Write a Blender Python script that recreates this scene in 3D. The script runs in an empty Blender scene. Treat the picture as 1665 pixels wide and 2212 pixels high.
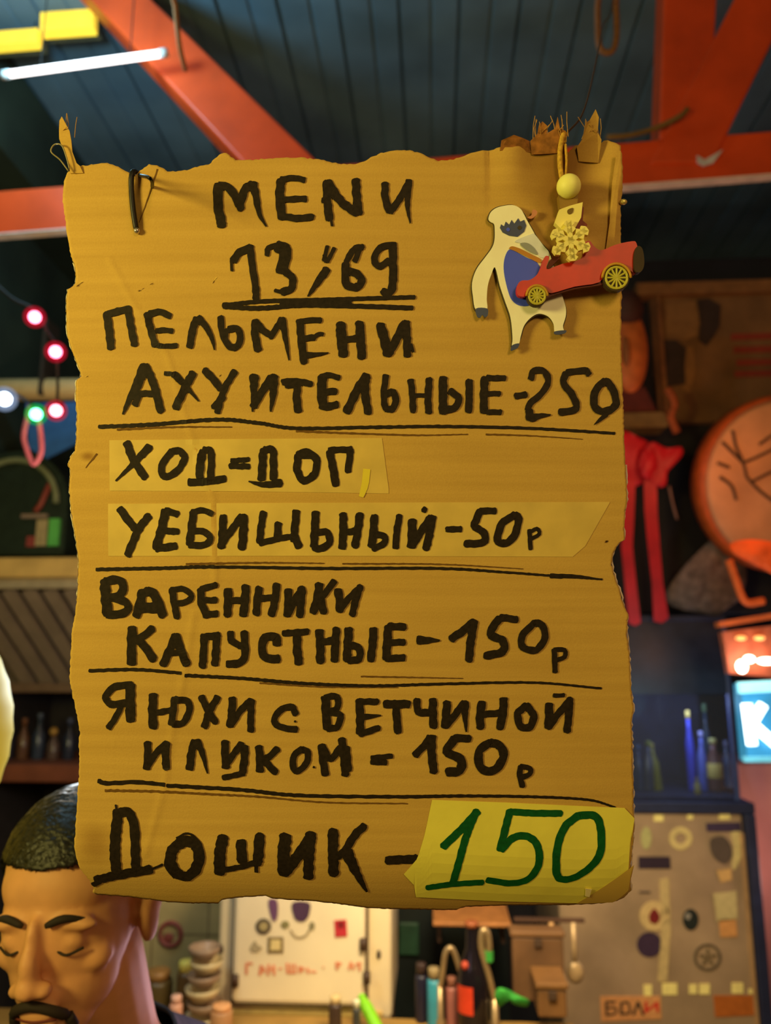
import bpy, bmesh, math, random
from mathutils import Vector, Matrix, Euler
random.seed(7)
SC = bpy.context.scene
COL = SC.collection
R = math.radians

# ------------------------------------------------------------------ camera
F = 1700.0                      # focal length in pixels of the 1665 x 2212 frame
CX, CY = 832.5, 1106.0
CAM = Vector((0, 0, 1.65))
ROT = Euler((R(90 + 11.2), 0, R(3.5)), 'XYZ').to_matrix()
cam_d = bpy.data.cameras.new('camera')
cam = bpy.data.objects.new('camera', cam_d); COL.objects.link(cam)
cam.location = CAM; cam.rotation_euler = ROT.to_euler()
cam_d.sensor_fit = 'VERTICAL'; cam_d.sensor_height = 36; cam_d.sensor_width = 36
cam_d.lens = 36 * F / 2212
cam_d.clip_start = 0.02
cam_d.dof.use_dof = True; cam_d.dof.focus_distance = 0.55; cam_d.dof.aperture_fstop = 5.2
SC.camera = cam

# ------------------------------------------------------------------ colour management, world, lights
SC.view_settings.view_transform = 'Standard'
SC.view_settings.look = 'None'
SC.view_settings.gamma = 1
SC.view_settings.exposure = 0.0
SC.view_settings.use_curve_mapping = False
w = bpy.data.worlds.new('night'); SC.world = w; w.use_nodes = True
w.node_tree.nodes['Background'].inputs[0].default_value = (0.30, 0.26, 0.42, 1)
w.node_tree.nodes['Background'].inputs[1].default_value = 0.02

def lamp(name, kind, loc, energy, col, radius=0.1, target=None, spot=None, blend=0.6):
    d = bpy.data.lights.new(name, kind)
    d.energy = energy; d.color = col
    if kind == 'AREA': d.size = radius
    else: d.shadow_soft_size = radius
    if spot: d.spot_size = R(spot); d.spot_blend = blend
    o = bpy.data.objects.new(name, d); COL.objects.link(o); o.location = loc
    if target is not None:
        o.rotation_euler = (Vector(target) - Vector(loc)).to_track_quat('-Z', 'Y').to_euler()
    return o

def ray(px, py):
    return ROT @ Vector(((px - CX) / F, (CY - py) / F, -1.0))
def at(px, py, d):                      # point at depth d along the view axis
    return CAM + ray(px, py) * d
def P(px, py, Y):                       # point of the vertical plane y = Y
    r = ray(px, py); return CAM + r * (Y / r.y)
def PZ(px, py, Z):                      # point of the horizontal plane z = Z
    r = ray(px, py); return CAM + r * ((Z - CAM.z) / r.z)

lamp('bar_room_lamp', 'POINT', (-0.80, -0.10, 1.90), 30.0, (1.0, 0.82, 0.20), 0.12)
lamp('warm_fill', 'POINT', (0.6, -1.0, 2.2), 34, (1.0, 0.68, 0.26), 0.2)  # unseen warm fill added behind the camera
bcl = lamp('counter_fill', 'AREA', (0.10, 1.32, 1.72), 7, (1.0, 0.78, 0.46), 0.28, (0.12, 1.98, 0.95))  # added fill hidden behind the menu, brightens the cabinet and counter
bcl.data.spread = R(125)
lamp('cool_back_lamp', 'POINT', at(190, 1430, 1.30), 4.5, (0.75, 0.9, 1.0), 0.05)
lamp('blue_roof_lamp', 'POINT', (-0.86, 1.38, 3.05), 15, (0.36, 0.76, 1.0), 0.06)
lamp('left_shelf_fill', 'POINT', (-0.72, 1.55, 1.95), 4.0, (1.0, 0.74, 0.45), 0.06)  # unseen fill added to lift the canopy and pennant at left
lamp('red_corner_fill', 'POINT', at(1650, 1000, 1.90), 1.4, (1.0, 0.33, 0.14), 0.05)  # added red fill for the drum corner, no fixture there
lamp('pink_bow_fill', 'POINT', at(1420, 960, 2.08), 0.20, (1.0, 0.12, 0.14), 0.04)  # small added fill that brightens the bow loops
lamp('mauve_bar_glow', 'POINT', at(520, 2120, 1.05), 0.65, (0.95, 0.60, 0.80), 0.08)
lamp('rosy_wall_fill', 'POINT', at(1660, 1900, 2.15), 3.2, (1.0, 0.62, 0.56), 0.08)  # unseen pink fill added to light the pillar

# ------------------------------------------------------------------ materials
def lin(c):
    return tuple(((x / 255) / 12.92 if x / 255 <= 0.04045 else ((x / 255 + 0.055) / 1.055) ** 2.4) for x in c)
MATS = {}
def mat(name, rgb, rough=0.6, metal=0.0, var=0.15, scale=30, bump=0.0, emit=0.0, ecol=None, spec=0.4):
    if name in MATS: return MATS[name]
    m = bpy.data.materials.new(name); m.use_nodes = True
    nt = m.node_tree; b = nt.nodes['Principled BSDF']
    c = lin(rgb)
    b.inputs['Roughness'].default_value = rough; b.inputs['Metallic'].default_value = metal
    b.inputs['Specular IOR Level'].default_value = spec
    tc = nt.nodes.new('ShaderNodeTexCoord')
    nz = nt.nodes.new('ShaderNodeTexNoise'); nz.inputs['Scale'].default_value = scale; nz.inputs['Detail'].default_value = 4
    nt.links.new(tc.outputs['Object'], nz.inputs['Vector'])
    rp = nt.nodes.new('ShaderNodeValToRGB')
    rp.color_ramp.elements[0].position = 0.3; rp.color_ramp.elements[1].position = 0.7
    rp.color_ramp.elements[0].color = tuple(x * (1 - var) for x in c) + (1,)
    rp.color_ramp.elements[1].color = tuple(min(1, x * (1 + var)) for x in c) + (1,)
    nt.links.new(nz.outputs['Fac'], rp.inputs['Fac'])
    nt.links.new(rp.outputs['Color'], b.inputs['Base Color'])
    if bump:
        bp = nt.nodes.new('ShaderNodeBump'); bp.inputs['Strength'].default_value = bump; bp.inputs['Distance'].default_value = 0.002
        nt.links.new(nz.outputs['Fac'], bp.inputs['Height']); nt.links.new(bp.outputs['Normal'], b.inputs['Normal'])
    if emit:
        b.inputs['Emission Color'].default_value = lin(ecol or rgb) + (1,)
        b.inputs['Emission Strength'].default_value = emit
    MATS[name] = m; return m
def glass(name, rgb, alpha=0.25, rough=0.05):
    if name in MATS: return MATS[name]
    m = bpy.data.materials.new(name); m.use_nodes = True; nt = m.node_tree; nt.nodes.clear()
    out = nt.nodes.new('ShaderNodeOutputMaterial'); mx = nt.nodes.new('ShaderNodeMixShader')
    tr = nt.nodes.new('ShaderNodeBsdfTransparent'); gl = nt.nodes.new('ShaderNodeBsdfPrincipled')
    tr.inputs[0].default_value = lin(rgb) + (1,)
    gl.inputs['Base Color'].default_value = lin(rgb) + (1,); gl.inputs['Roughness'].default_value = rough
    mx.inputs[0].default_value = alpha
    nt.links.new(tr.outputs[0], mx.inputs[1]); nt.links.new(gl.outputs[0], mx.inputs[2]); nt.links.new(mx.outputs[0], out.inputs[0])
    MATS[name] = m; return m
def bulb_halo_shell(name, rgb, strength):
    m = bpy.data.materials.new(name); m.use_nodes = True; nt = m.node_tree; nt.nodes.clear()
    out = nt.nodes.new('ShaderNodeOutputMaterial'); mx = nt.nodes.new('ShaderNodeMixShader')
    tr = nt.nodes.new('ShaderNodeBsdfTransparent'); em = nt.nodes.new('ShaderNodeEmission')
    em.inputs[0].default_value = lin(rgb) + (1,); em.inputs[1].default_value = strength
    mx.inputs[0].default_value = 0.4
    nt.links.new(tr.outputs[0], mx.inputs[1]); nt.links.new(em.outputs[0], mx.inputs[2]); nt.links.new(mx.outputs[0], out.inputs[0])
    return m
def cardboard_mat():
    m = bpy.data.materials.new('cardboard'); m.use_nodes = True; nt = m.node_tree; b = nt.nodes['Principled BSDF']
    N = nt.nodes.new; Lk = nt.links.new
    tc = N('ShaderNodeTexCoord')
    mp = N('ShaderNodeMapping'); mp.inputs['Scale'].default_value = (4, 160, 1); Lk(tc.outputs['Object'], mp.inputs[0])
    n1 = N('ShaderNodeTexNoise'); n1.inputs['Scale'].default_value = 1.0; n1.inputs['Detail'].default_value = 3; Lk(mp.outputs[0], n1.inputs['Vector'])
    n2 = N('ShaderNodeTexNoise'); n2.inputs['Scale'].default_value = 900; n2.inputs['Detail'].default_value = 2; Lk(tc.outputs['Object'], n2.inputs['Vector'])
    n3 = N('ShaderNodeTexNoise'); n3.inputs['Scale'].default_value = 9; n3.inputs['Detail'].default_value = 4; Lk(tc.outputs['Object'], n3.inputs['Vector'])
    a1 = N('ShaderNodeMath'); a1.operation = 'MULTIPLY_ADD'; a1.inputs[1].default_value = 0.45; Lk(n1.outputs['Fac'], a1.inputs[0])
    a2 = N('ShaderNodeMath'); a2.operation = 'MULTIPLY'; a2.inputs[1].default_value = 0.25; Lk(n2.outputs['Fac'], a2.inputs[0]); Lk(a2.outputs[0], a1.inputs[2])
    a3 = N('ShaderNodeMath'); a3.operation = 'MULTIPLY_ADD'; a3.inputs[1].default_value = 0.30; Lk(n3.outputs['Fac'], a3.inputs[0]); Lk(a1.outputs[0], a3.inputs[2])
    rp = N('ShaderNodeValToRGB'); rp.color_ramp.elements[0].position = 0.30; rp.color_ramp.elements[1].position = 0.70
    rp.color_ramp.elements[0].color = lin((188, 150, 76)) + (1,); rp.color_ramp.elements[1].color = lin((212, 174, 92)) + (1,)
    Lk(a3.outputs[0], rp.inputs['Fac']); col = rp.outputs['Color']
    # brown stains: around the torn top right corner, and one at the lower left edge
    for (cx, cy, rx, ry, amt, rgb) in ((1215, 380, 95, 190, 0.75, (112, 66, 24)), (200, 1830, 55, 60, 0.45, (120, 74, 30)), (185, 985, 22, 14, 0.6, (120, 70, 24))):
        p = BL(cx, cy, 0)
        sx = N('ShaderNodeMapping'); sx.inputs['Location'].default_value = (-p[0] / (rx * BS), -p[1] / (ry * BS), 0)
        sx.inputs['Scale'].default_value = (1 / (rx * BS), 1 / (ry * BS), 0)
        Lk(tc.outputs['Object'], sx.inputs[0])
        ln = N('ShaderNodeVectorMath'); ln.operation = 'LENGTH'; Lk(sx.outputs[0], ln.inputs[0])
        ad = N('ShaderNodeMath'); ad.operation = 'MULTIPLY_ADD'; ad.inputs[1].default_value = 1.2
        Lk(n3.outputs['Fac'], ad.inputs[0]); Lk(ln.outputs['Value'], ad.inputs[2])
        mr = N('ShaderNodeMapRange'); mr.interpolation_type = 'SMOOTHSTEP'
        mr.inputs[1].default_value = 0.75; mr.inputs[2].default_value = 1.75; mr.inputs[3].default_value = amt; mr.inputs[4].default_value = 0
        Lk(ad.outputs[0], mr.inputs[0])
        mx = N('ShaderNodeMix'); mx.data_type = 'RGBA'
        Lk(mr.outputs[0], mx.inputs[0]); Lk(col, mx.inputs[6]); mx.inputs[7].default_value = lin(rgb) + (1,)
        col = mx.outputs[2]
    Lk(col, b.inputs['Base Color'])
    b.inputs['Roughness'].default_value = 0.85; b.inputs['Specular IOR Level'].default_value = 0.15
    bp = N('ShaderNodeBump'); bp.inputs['Strength'].default_value = 0.35; bp.inputs['Distance'].default_value = 0.0012
    Lk(a1.outputs[0], bp.inputs['Height']); Lk(bp.outputs[0], b.inputs['Normal'])
    return m

# ------------------------------------------------------------------ object helpers (all vertices are given in world space)
W = {}
def _base(vs):
    xs = [v[0] for v in vs]; ys = [v[1] for v in vs]; zs = [v[2] for v in vs]
    return Vector(((min(xs) + max(xs)) / 2, (min(ys) + max(ys)) / 2, min(zs)))
def mk(name, vs, fs, m, parent=None, smooth=False, mi=None):
    vs = [Vector(v) for v in vs]
    if parent is None: mw = Matrix.Translation(_base(vs))
    else: mw = W[parent.name]
    inv = mw.inverted()
    me = bpy.data.meshes.new(name); me.from_pydata([inv @ v for v in vs], [], fs)
    ms = m if isinstance(m, (list, tuple)) else [m]
    for k in ms: me.materials.append(k)
    if mi: me.polygons.foreach_set('material_index', mi)
    bm = bmesh.new(); bm.from_mesh(me); bmesh.ops.recalc_face_normals(bm, faces=bm.faces); bm.to_mesh(me); bm.free()
    if smooth: me.polygons.foreach_set('use_smooth', [True] * len(me.polygons))
    me.update()
    o = bpy.data.objects.new(name, me); COL.objects.link(o)
    if parent is None: o.location = mw.translation
    else: o.parent = parent
    W[o.name] = mw
    return o
def thing(name, loc, label, cat, group=None, rot=None):
    o = bpy.data.objects.new(name, None); COL.objects.link(o); o.empty_display_size = 0.05
    o.location = loc
    mw = Matrix.Translation(Vector(loc))
    if rot is not None:
        o.rotation_euler = rot.to_euler(); mw = mw @ rot.to_4x4()
    W[o.name] = mw
    o['label'] = label; o['category'] = cat
    if group: o['group'] = group
    return o
def tag(o, label, cat, group=None):
    o['label'] = label; o['category'] = cat
    if group: o['group'] = group
    return o
def struct(o):
    o['kind'] = 'structure'; return o
def boxg(x0, x1, y0, y1, z0, z1):
    v = [(x0,y0,z0),(x1,y0,z0),(x1,y1,z0),(x0,y1,z0),(x0,y0,z1),(x1,y0,z1),(x1,y1,z1),(x0,y1,z1)]
    return v, [(0,3,2,1),(4,5,6,7),(0,1,5,4),(1,2,6,5),(2,3,7,6),(3,0,4,7)]
def merge(*gs):
    V, Fc = [], []
    for v, f in gs:
        n = len(V); V += list(v); Fc += [tuple(i + n for i in q) for q in f]
    return V, Fc
def bev(o, wd, seg=2):
    md = o.modifiers.new('bevel', 'BEVEL'); md.width = wd; md.segments = seg; md.limit_method = 'ANGLE'; md.angle_limit = R(40)
    return o
def box(name, x0, x1, y0, y1, z0, z1, m, parent=None, b=0.004):
    o = mk(name, *boxg(x0, x1, y0, y1, z0, z1), m, parent)
    if b: bev(o, b)
    return o
def prism(pts, vec):                      # closed outline pushed along vec
    n = len(pts); vec = Vector(vec)
    V = [Vector(p) for p in pts] + [Vector(p) + vec for p in pts]
    return V, [tuple(range(n)), tuple(range(2 * n - 1, n - 1, -1))] + [(i, (i + 1) % n, (i + 1) % n + n, i + n) for i in range(n)]
def lathe(prof, o, seg=24, ax=None):       # profile (radius, height) about a vertical axis (or ax) through o
    q = Vector((0, 0, 1)).rotation_difference(Vector(ax)) if ax is not None else None
    V, Fc = [], []
    for r, z in prof:
        for k in range(seg):
            a = 2 * math.pi * k / seg
            p = Vector((r * math.cos(a), r * math.sin(a), z))
            V.append(Vector(o) + (q @ p if q else p))
    for i in range(len(prof) - 1):
        for k in range(seg):
            a, b = i * seg + k, i * seg + (k + 1) % seg
            Fc.append((a, b, b + seg, a + seg))
    Fc.append(tuple(range(seg - 1, -1, -1))); n = (len(prof) - 1) * seg; Fc.append(tuple(range(n, n + seg)))
    return V, Fc
def ball(o, r, seg=20, rings=12, rx=1, ry=1, rz=1):
    pf = [(r * math.sin(math.pi * i / rings) + 1e-5, -r * math.cos(math.pi * i / rings)) for i in range(rings + 1)]
    V, Fc = lathe(pf, (0, 0, 0), seg)
    return [Vector((v.x * rx, v.y * ry, v.z * rz)) + Vector(o) for v in V], Fc
def crom(pts, n=6, closed=False):
    pts = [Vector(p) for p in pts]
    if len(pts) < 3 and not closed: 
        return [pts[0].lerp(pts[-1], i / n) for i in range(n + 1)] if len(pts) == 2 else pts
    out = []; N = len(pts); rng = N if closed else N - 1
    for i in range(rng):
        p1, p2 = pts[i], pts[(i + 1) % N]
        p0 = pts[(i - 1) % N] if closed or i > 0 else p1 * 2 - p2
        p3 = pts[(i + 2) % N] if closed or i + 2 < N else p2 * 2 - p1
        for k in range(n):
            t = k / n
            out.append(0.5 * ((2 * p1) + (p2 - p0) * t + (2 * p0 - 5 * p1 + 4 * p2 - p3) * t * t + (3 * p1 - p0 - 3 * p2 + p3) * t ** 3))
    if not closed: out.append(pts[-1])
    return out
def tubeg(pts, r, seg=10):
    pts = [Vector(p) for p in pts]; n = len(pts)
    rs = r if isinstance(r, (list, tuple)) else [r] * n
    V, Fc = [], []; up = Vector((0, 0, 1))
    for i, p in enumerate(pts):
        t = (pts[min(i + 1, n - 1)] - pts[max(i - 1, 0)]).normalized()
        a = t.cross(up)
        if a.length < 1e-3: a = t.cross(Vector((1, 0, 0)))
        a.normalize(); b = a.cross(t); 
        for k in range(seg):
            q = 2 * math.pi * k / seg
            V.append(p + (a * math.cos(q) + b * math.sin(q)) * rs[i])
    for i in range(n - 1):
        for k in range(seg):
            x, y = i * seg + k, i * seg + (k + 1) % seg
            Fc.append((x, y, y + seg, x + seg))
    Fc.append(tuple(range(seg - 1, -1, -1))); Fc.append(tuple(range((n - 1) * seg, n * seg)))
    return V, Fc
def beamg(a, b, wd, dp, side):             # rectangular bar from a to b; wd across `side`, dp across the third direction
    a, b = Vector(a), Vector(b); t = (b - a).normalized(); s = Vector(side); s = (s - t * s.dot(t)).normalized(); u = t.cross(s)
    V = []
    for p in (a, b):
        for i, j in ((-1,-1),(1,-1),(1,1),(-1,1)): V.append(p + s * (i * wd / 2) + u * (j * dp / 2))
    return V, [(0,1,2,3),(7,6,5,4),(0,4,5,1),(1,5,6,2),(2,6,7,3),(3,7,4,0)]

# ------------------------------------------------------------------ hand lettering: pen strokes laid on a surface
def strokes_geo(strokes, conv, rough=0.07, dz=0.000003, z0=0.0, step=5.0, rnd=None):
    """strokes: [(width, [(x,y),...], taper)] in pixels; conv(x, y, z) -> world"""
    V, Fc = [], []; rnd = rnd or random.Random(3)
    for si, (wd, pts, tp) in enumerate(strokes):
        L0 = sum((Vector(pts[i + 1]) - Vector(pts[i])).length for i in range(len(pts) - 1))
        n = max(3, int(L0 / max(1, len(pts) - 1) / step))
        pp = crom([Vector((a, b)) for a, b in pts], n)
        N = len(pp); z = z0 + dz * si; ph = rnd.random() * 9
        ring = []
        for i, p in enumerate(pp):
            t = (pp[min(i + 1, N - 1)] - pp[max(i - 1, 0)])
            t = t.normalized() if t.length > 1e-6 else Vector((1, 0))
            nv = Vector((-t.y, t.x)); u = i / max(1, N - 1)
            ww = wd / 2 * (1 - tp * u ** 1.5)
            e1 = 1 + rough * (math.sin(i * 1.3 + ph) + rnd.uniform(-1, 1)); e2 = 1 + rough * (math.sin(i * 1.7 + ph * 2) + rnd.uniform(-1, 1))
            ring.append((p + nv * ww * e1, p - nv * ww * e2, t, ww))
        b0 = len(V)
        for a, b, t, ww in ring: V += [conv(a.x, a.y, z), conv(b.x, b.y, z)]
        for i in range(N - 1): Fc.append((b0 + 2 * i, b0 + 2 * i + 1, b0 + 2 * i + 3, b0 + 2 * i + 2))
        for end in (0, N - 1):
            a, b, t, ww = ring[end]; p = pp[end]; sg = -1 if end == 0 else 1
            arc = []
            for k in range(1, 5):
                an = math.pi * k / 5
                d = (a - p) * math.cos(an) + t * sg * ww * math.sin(an) * (0.55 + rnd.uniform(-.15, .15))
                q = p + d; arc.append(len(V)); V.append(conv(q.x, q.y, z))
            Fc.append((b0 + 2 * end, *arc, b0 + 2 * end + 1))
    return V, Fc
def S(x0, y0, s, text):                    # "w: x y x y ..; w: .." in crop pixels -> frame pixels ('~' before w tapers the stroke)
    out = []
    for ln in text.replace('\n', ';').split(';'):
        ln = ln.strip()
        if not ln: continue
        wv, rest = ln.split(':'); tp = 0.0
        if wv[0] == '~': tp = 0.8; wv = wv[1:]
        c = [float(q) for q in rest.split()]
        out.append((float(wv) * s, [(x0 + c[i] * s, y0 + c[i + 1] * s) for i in range(0, len(c), 2)], tp))
    return out

# ================================================================== THE ROOM
ZC = 3.42                                              # roof height
XL = PZ(55, 171, ZC).x - .16; XR = 1.75; YB = 3.3; YF = -2.2
m_floor = mat('worn_floor', (70, 52, 40), 0.7, var=0.3, scale=6)
m_wall = mat('dark_plaster', (46, 44, 50), 0.85, var=0.2, scale=8, bump=0.3)
m_wallg = mat('dark_green_plaster', (44, 56, 42), 0.85, var=0.25, scale=6, bump=0.3)
m_wallr = mat('rosy_plaster', (176, 120, 110), 0.85, var=0.15, scale=6, bump=0.3)
struct(box('floor', XL - .1, XR + .1, YF - .1, YB + .1, -0.1, 0, m_floor, None, 0))
struct(box('wall_back', XL - .1, XR + .1, YB, YB + .1, 0, ZC + .12, m_wall, None, 0))
struct(box('wall_left', XL - .1, XL, YF, YB, 0, ZC + .12, m_wallg, None, 0))
struct(box('trim_1', XL, XL + .16, YF, YB, ZC - .30, ZC - .002, m_wallg, None, 0))
struct(box('wall_right', XR, XR + .1, YF, YB, 0, ZC + .12, m_wallr, None, 0))
struct(box('wall_front', XL - .1, XR + .1, YF - .1, YF, 0, ZC + .12, m_wall, None, 0))
# profiled blue roof sheet: broad pans with narrow grooves running towards the back wall
prof = []
x = XL
i = 0
while x < XR:
    p = 0.165
    prof += [(x, 0.0), (x + p * .46, 0.003), (x + p * .48, 0.008), (x + p * .52, 0.008), (x + p * .54, 0.002), (x + p * .93, 0.0), (x + p * .945, 0.012), (x + p * .975, 0.012)]
    x += p
V = []; Fc = []
for (px_, dz) in prof: V += [(px_, YF, ZC + dz), (px_, YB, ZC + dz), (px_, YF, ZC + .1), (px_, YB, ZC + .1)]
for i in range(len(prof) - 1):
    a = 4 * i; b = a + 4
    Fc += [(a, b, b + 1, a + 1), (a + 2, a + 3, b + 3, b + 2), (a, a + 2, b + 2, b), (a + 1, b + 1, b + 3, a + 3)]
struct(mk('ceiling', V, Fc, mat('blue_roof_sheet', (92, 116, 130), 0.6, var=0.30, scale=3.0)))

# ------------------------------------------------------------------ the red roof truss
YT = 1.68
m_red = mat('red_paint', (222, 74, 26), 0.42, var=0.18, scale=7, bump=0.1)
m_wht = mat('white_edge_highlight', (225, 205, 195), 0.5, var=0.15)
lo0, lo1 = P(-420, 540, YT), P(2050, 349, YT)
up0, up1 = P(-420, 444, YT), P(2050, 252, YT)
tr = thing('roof_truss', ((lo0 + lo1) / 2), 'red painted steel roof truss crossing the room behind the cardboard menu', 'truss')
def bar2(name, a, b, c, d, dp, m):                      # a-b upper edge, d-c lower edge in the plane y=YT
    o = mk(name, *prism([a, b, c, d], (0, dp, 0)), m, tr); return bev(o, .006, 3)
bar2('chord', up0, up1, lo1, lo0, .024, m_red)
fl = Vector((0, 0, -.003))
mk('flange_highlight', *prism([lo0 + Vector((0,-.008,0)), lo1 + Vector((0,-.008,0)), lo1 + fl + Vector((0,-.008,0)), lo0 + fl + Vector((0,-.008,0))], (0, .026, 0)), m_wht, tr)  # pale strip paints in the bright highlight along the chord's lower edge
bar2('web_bar', P(132, -70, YT - .004), P(258, -70, YT - .004), P(690, 352, YT - .004), P(525, 352, YT - .004), .09, m_red)
bar2('web_bar', P(1436, -70, YT + .002), P(1552, -70, YT + .002), P(1532, 300, YT + .002), P(1424, 300, YT + .002), .085, m_red)
bar2('web_bar', P(1620, -70, YT - .006), P(1745, -70, YT - .006), P(1540, 352, YT - .006), P(1405, 352, YT - .006), .09, m_red)
g = [P(1505, 335, YT - .008), P(1522, 345, YT - .008), P(1562, 322, YT - .008), P(1540, 352, YT - .008), P(1520, 358, YT - .008), P(1506, 350, YT - .008)]
mk('bare_patch', *prism(g, (0, .004, 0)), mat('bare_metal', (230, 215, 220), 0.3, 0.3), tr)['label'] = 'bare pale chip in the red paint'
# cable lying on the chord
tag(mk('cable', *tubeg(crom([P(1310, 296, YT - .02), P(1360, 292, YT - .02), P(1420, 275, YT - .02), P(1470, 250, YT - .03), P(1485, 235, YT - .03)], 6), .006), mat('tan_cable', (120, 88, 40), 0.7), smooth=True), 'thin tan cable sagging along the top of the red truss at right', 'cable')

# ------------------------------------------------------------------ ceiling lights at upper left
a, b = at(22, 160, 1.9), at(345, 116, 1.9)
t = thing('tube_light', (a + b) / 2, 'thin white fluorescent tube hanging under the blue roof at upper left', 'light')
mk('tube', *tubeg([a, b], .0085, 12), mat('tube_glow', (255, 248, 245), emit=4.0), t, True)
for e, s in ((a, -1), (b, 1)):
    mk('end_cap', *tubeg([e, e + (b - a).normalized() * .02 * s], .011, 12), mat('cap_white', (210, 205, 200)), t, True)
for e in (a.lerp(b, .2), a.lerp(b, .8)):
    mk('suspension_wire', *tubeg([e + Vector((0,0,.008)), Vector((e.x, e.y, ZC))], .0015, 6), mat('dark_wire', (30, 26, 24)), t)
def strip(x0, y0, x1, y1, hgt, lab):
    a, b = at(x0, y0, 2.15), at(x1, y1, 2.15)
    t = thing('strip_light', (a + b) / 2, lab, 'light', None)
    mk('diffuser', *beamg(a, b, hgt, .03, (0, 0, 1)), mat('yellow_glow', (250, 205, 60), emit=0.95, ecol=(246, 200, 55)), t)
    mk('housing', *beamg(a + Vector((0, .03, .01)), b + Vector((0, .03, .01)), hgt * .9, .028, (0, 0, 1)), mat('housing_grey', (90, 84, 60)), t)
    for q in (.15, .85):
        e = a.lerp(b, q) + Vector((0, .03, hgt * .4)); mk('suspension_wire', *tubeg([e, Vector((e.x, e.y, ZC))], .0015, 6), MATS['dark_wire'], t)
strip(-90, 98, 86, 84, .042, 'yellow glowing strip light at the left edge of the picture under the roof')
strip(92, 56, 206, 48, .058, 'short yellow glowing strip light touching the red diagonal bar')

# ================================================================== THE CARDBOARD MENU
BD = 0.55; BS = BD / F
BO = at(750, 1960, BD)
BM = Matrix.Translation(BO) @ ROT.to_4x4()
CRE = [[(235,560),(290,660),(360,765),(405,920),(460,1080),(463,1260)], [(415,1330),(395,1460),(365,1600),(352,1700),(310,1850)]]
def segd(p, a, b):
    ax, ay = a; bx, by = b; dx, dy = bx - ax, by - ay
    t = max(0, min(1, ((p[0] - ax) * dx + (p[1] - ay) * dy) / (dx * dx + dy * dy)))
    return math.hypot(p[0] - ax - t * dx, p[1] - ay - t * dy)
def zf(x, y):
    z = 0.0025 * math.sin(x / 400.0 + .5) * math.cos(y / 520.0) - 0.004 * ((x - 750) / 600.0) ** 2
    if y > 1830: z -= 0.012 * ((y - 1830) / 130.0) ** 2
    if y < 470 and x > 1050: z += .0025 * math.sin(x / 19.0) * (470 - y) / 160
    d = 1e9
    for pl in CRE:
        for i in range(len(pl) - 1): d = min(d, segd((x, y), pl[i], pl[i + 1]))
    if d < 20: z += 0.0006 * math.exp(-(d / 6.5) ** 2)
    return z
def BL(x, y, z=0.0): return Vector(((x - 750) * BS, (1960 - y) * BS, z))
def B(x, y, z=0.0): return BM @ BL(x, y, zf(x, y) + z)
menu = thing('cardboard_menu', BO, 'torn brown cardboard menu sheet with black hand lettering hanging in front', 'menu', None, ROT)
T = [(142,369),(169,356),(199,353),(229,350),(256,360),(277,372),(289,378),(298,372),(322,354),(346,360),(364,371),(400,369),(421,362),(454,356),(475,333),(490,333),(511,348),(550,347),(595,343),(640,342),(691,346),(732,356),(760,356),(782,353),(807,338),(837,328),(875,325),(900,329),(920,336),(946,348),(970,346),(991,340),(1030,326),(1048,323),(1079,318),(1110,318),(1144,312),(1160,300),(1182,292),(1205,300),(1228,330),(1240,314),(1262,304),(1285,300),(1298,302),(1310,295),(1324,300),(1343,310)]
Lf = [(142,369),(133,395),(131,430),(137,470),(140,500),(147,540),(158,575),(160,600),(158,612),(142,622),(138,640),(139,700),(141,725),(152,760),(168,800),(171,812),(160,820),(158,860),(161,890),(160,940),(155,975),(147,985),(140,1005),(146,1015),(143,1060),(148,1110),(158,1170),(163,1215),(162,1260),(157,1320),(148,1370),(145,1420),(143,1470),(150,1510),(158,1545),(164,1580),(166,1588),(163,1600),(164,1650),(164,1680),(160,1720),(157,1780),(153,1840),(157,1865),(165,1890),(180,1915),(187,1940),(182,1952)]
Bt = [(182,1952),(190,1958),(230,1961),(270,1965),(320,1973),(350,1979),(400,1982),(460,1981),(468,1969),(520,1960),(568,1956),(580,1964),(620,1967),(680,1972),(740,1982),(790,1992),(840,1996),(900,1997),(960,1999),(990,1999),(1010,1988),(1100,1983),(1240,1984),(1300,1981),(1340,1976),(1362,1962)]
Rt = [(1343,310),(1348,350),(1348,400),(1345,430),(1345,480),(1347,560),(1347,640),(1345,700),(1345,760),(1347,800),(1350,880),(1351,930),(1354,1000),(1357,1060),(1357,1090),(1352,1110),(1351,1145),(1353,1165),(1336,1176),(1325,1200),(1323,1220),(1330,1245),(1342,1280),(1350,1310),(1360,1330),(1357,1345),(1357,1370),(1362,1420),(1365,1490),(1371,1530),(1366,1560),(1368,1620),(1370,1690),(1371,1740),(1372,1800),(1367,1850),(1366,1900),(1374,1940),(1362,1962)]
def resamp(pl, n, amp=0.0, rs=1):
    rd = random.Random(rs)
    L = [0]
    for i in range(len(pl) - 1): L.append(L[-1] + math.dist(pl[i], pl[i + 1]))
    out = []; j = 0
    for k in range(n + 1):
        s = L[-1] * k / n
        while j < len(pl) - 2 and L[j + 1] < s: j += 1
        u = (s - L[j]) / max(1e-9, L[j + 1] - L[j])
        q = amp if 0 < k < n else 0
        out.append((pl[j][0] + (pl[j+1][0] - pl[j][0]) * u + rd.uniform(-q, q), pl[j][1] + (pl[j+1][1] - pl[j][1]) * u + rd.uniform(-q, q)))
    return out
NU, NV = 210, 300
tT, tB, tL, tR = resamp(T, NU, 1.3, 1), resamp(Bt, NU, 1.0, 2), resamp(Lf, NV, 1.2, 3), resamp(Rt, NV, 1.2, 4)
grid = []
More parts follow.
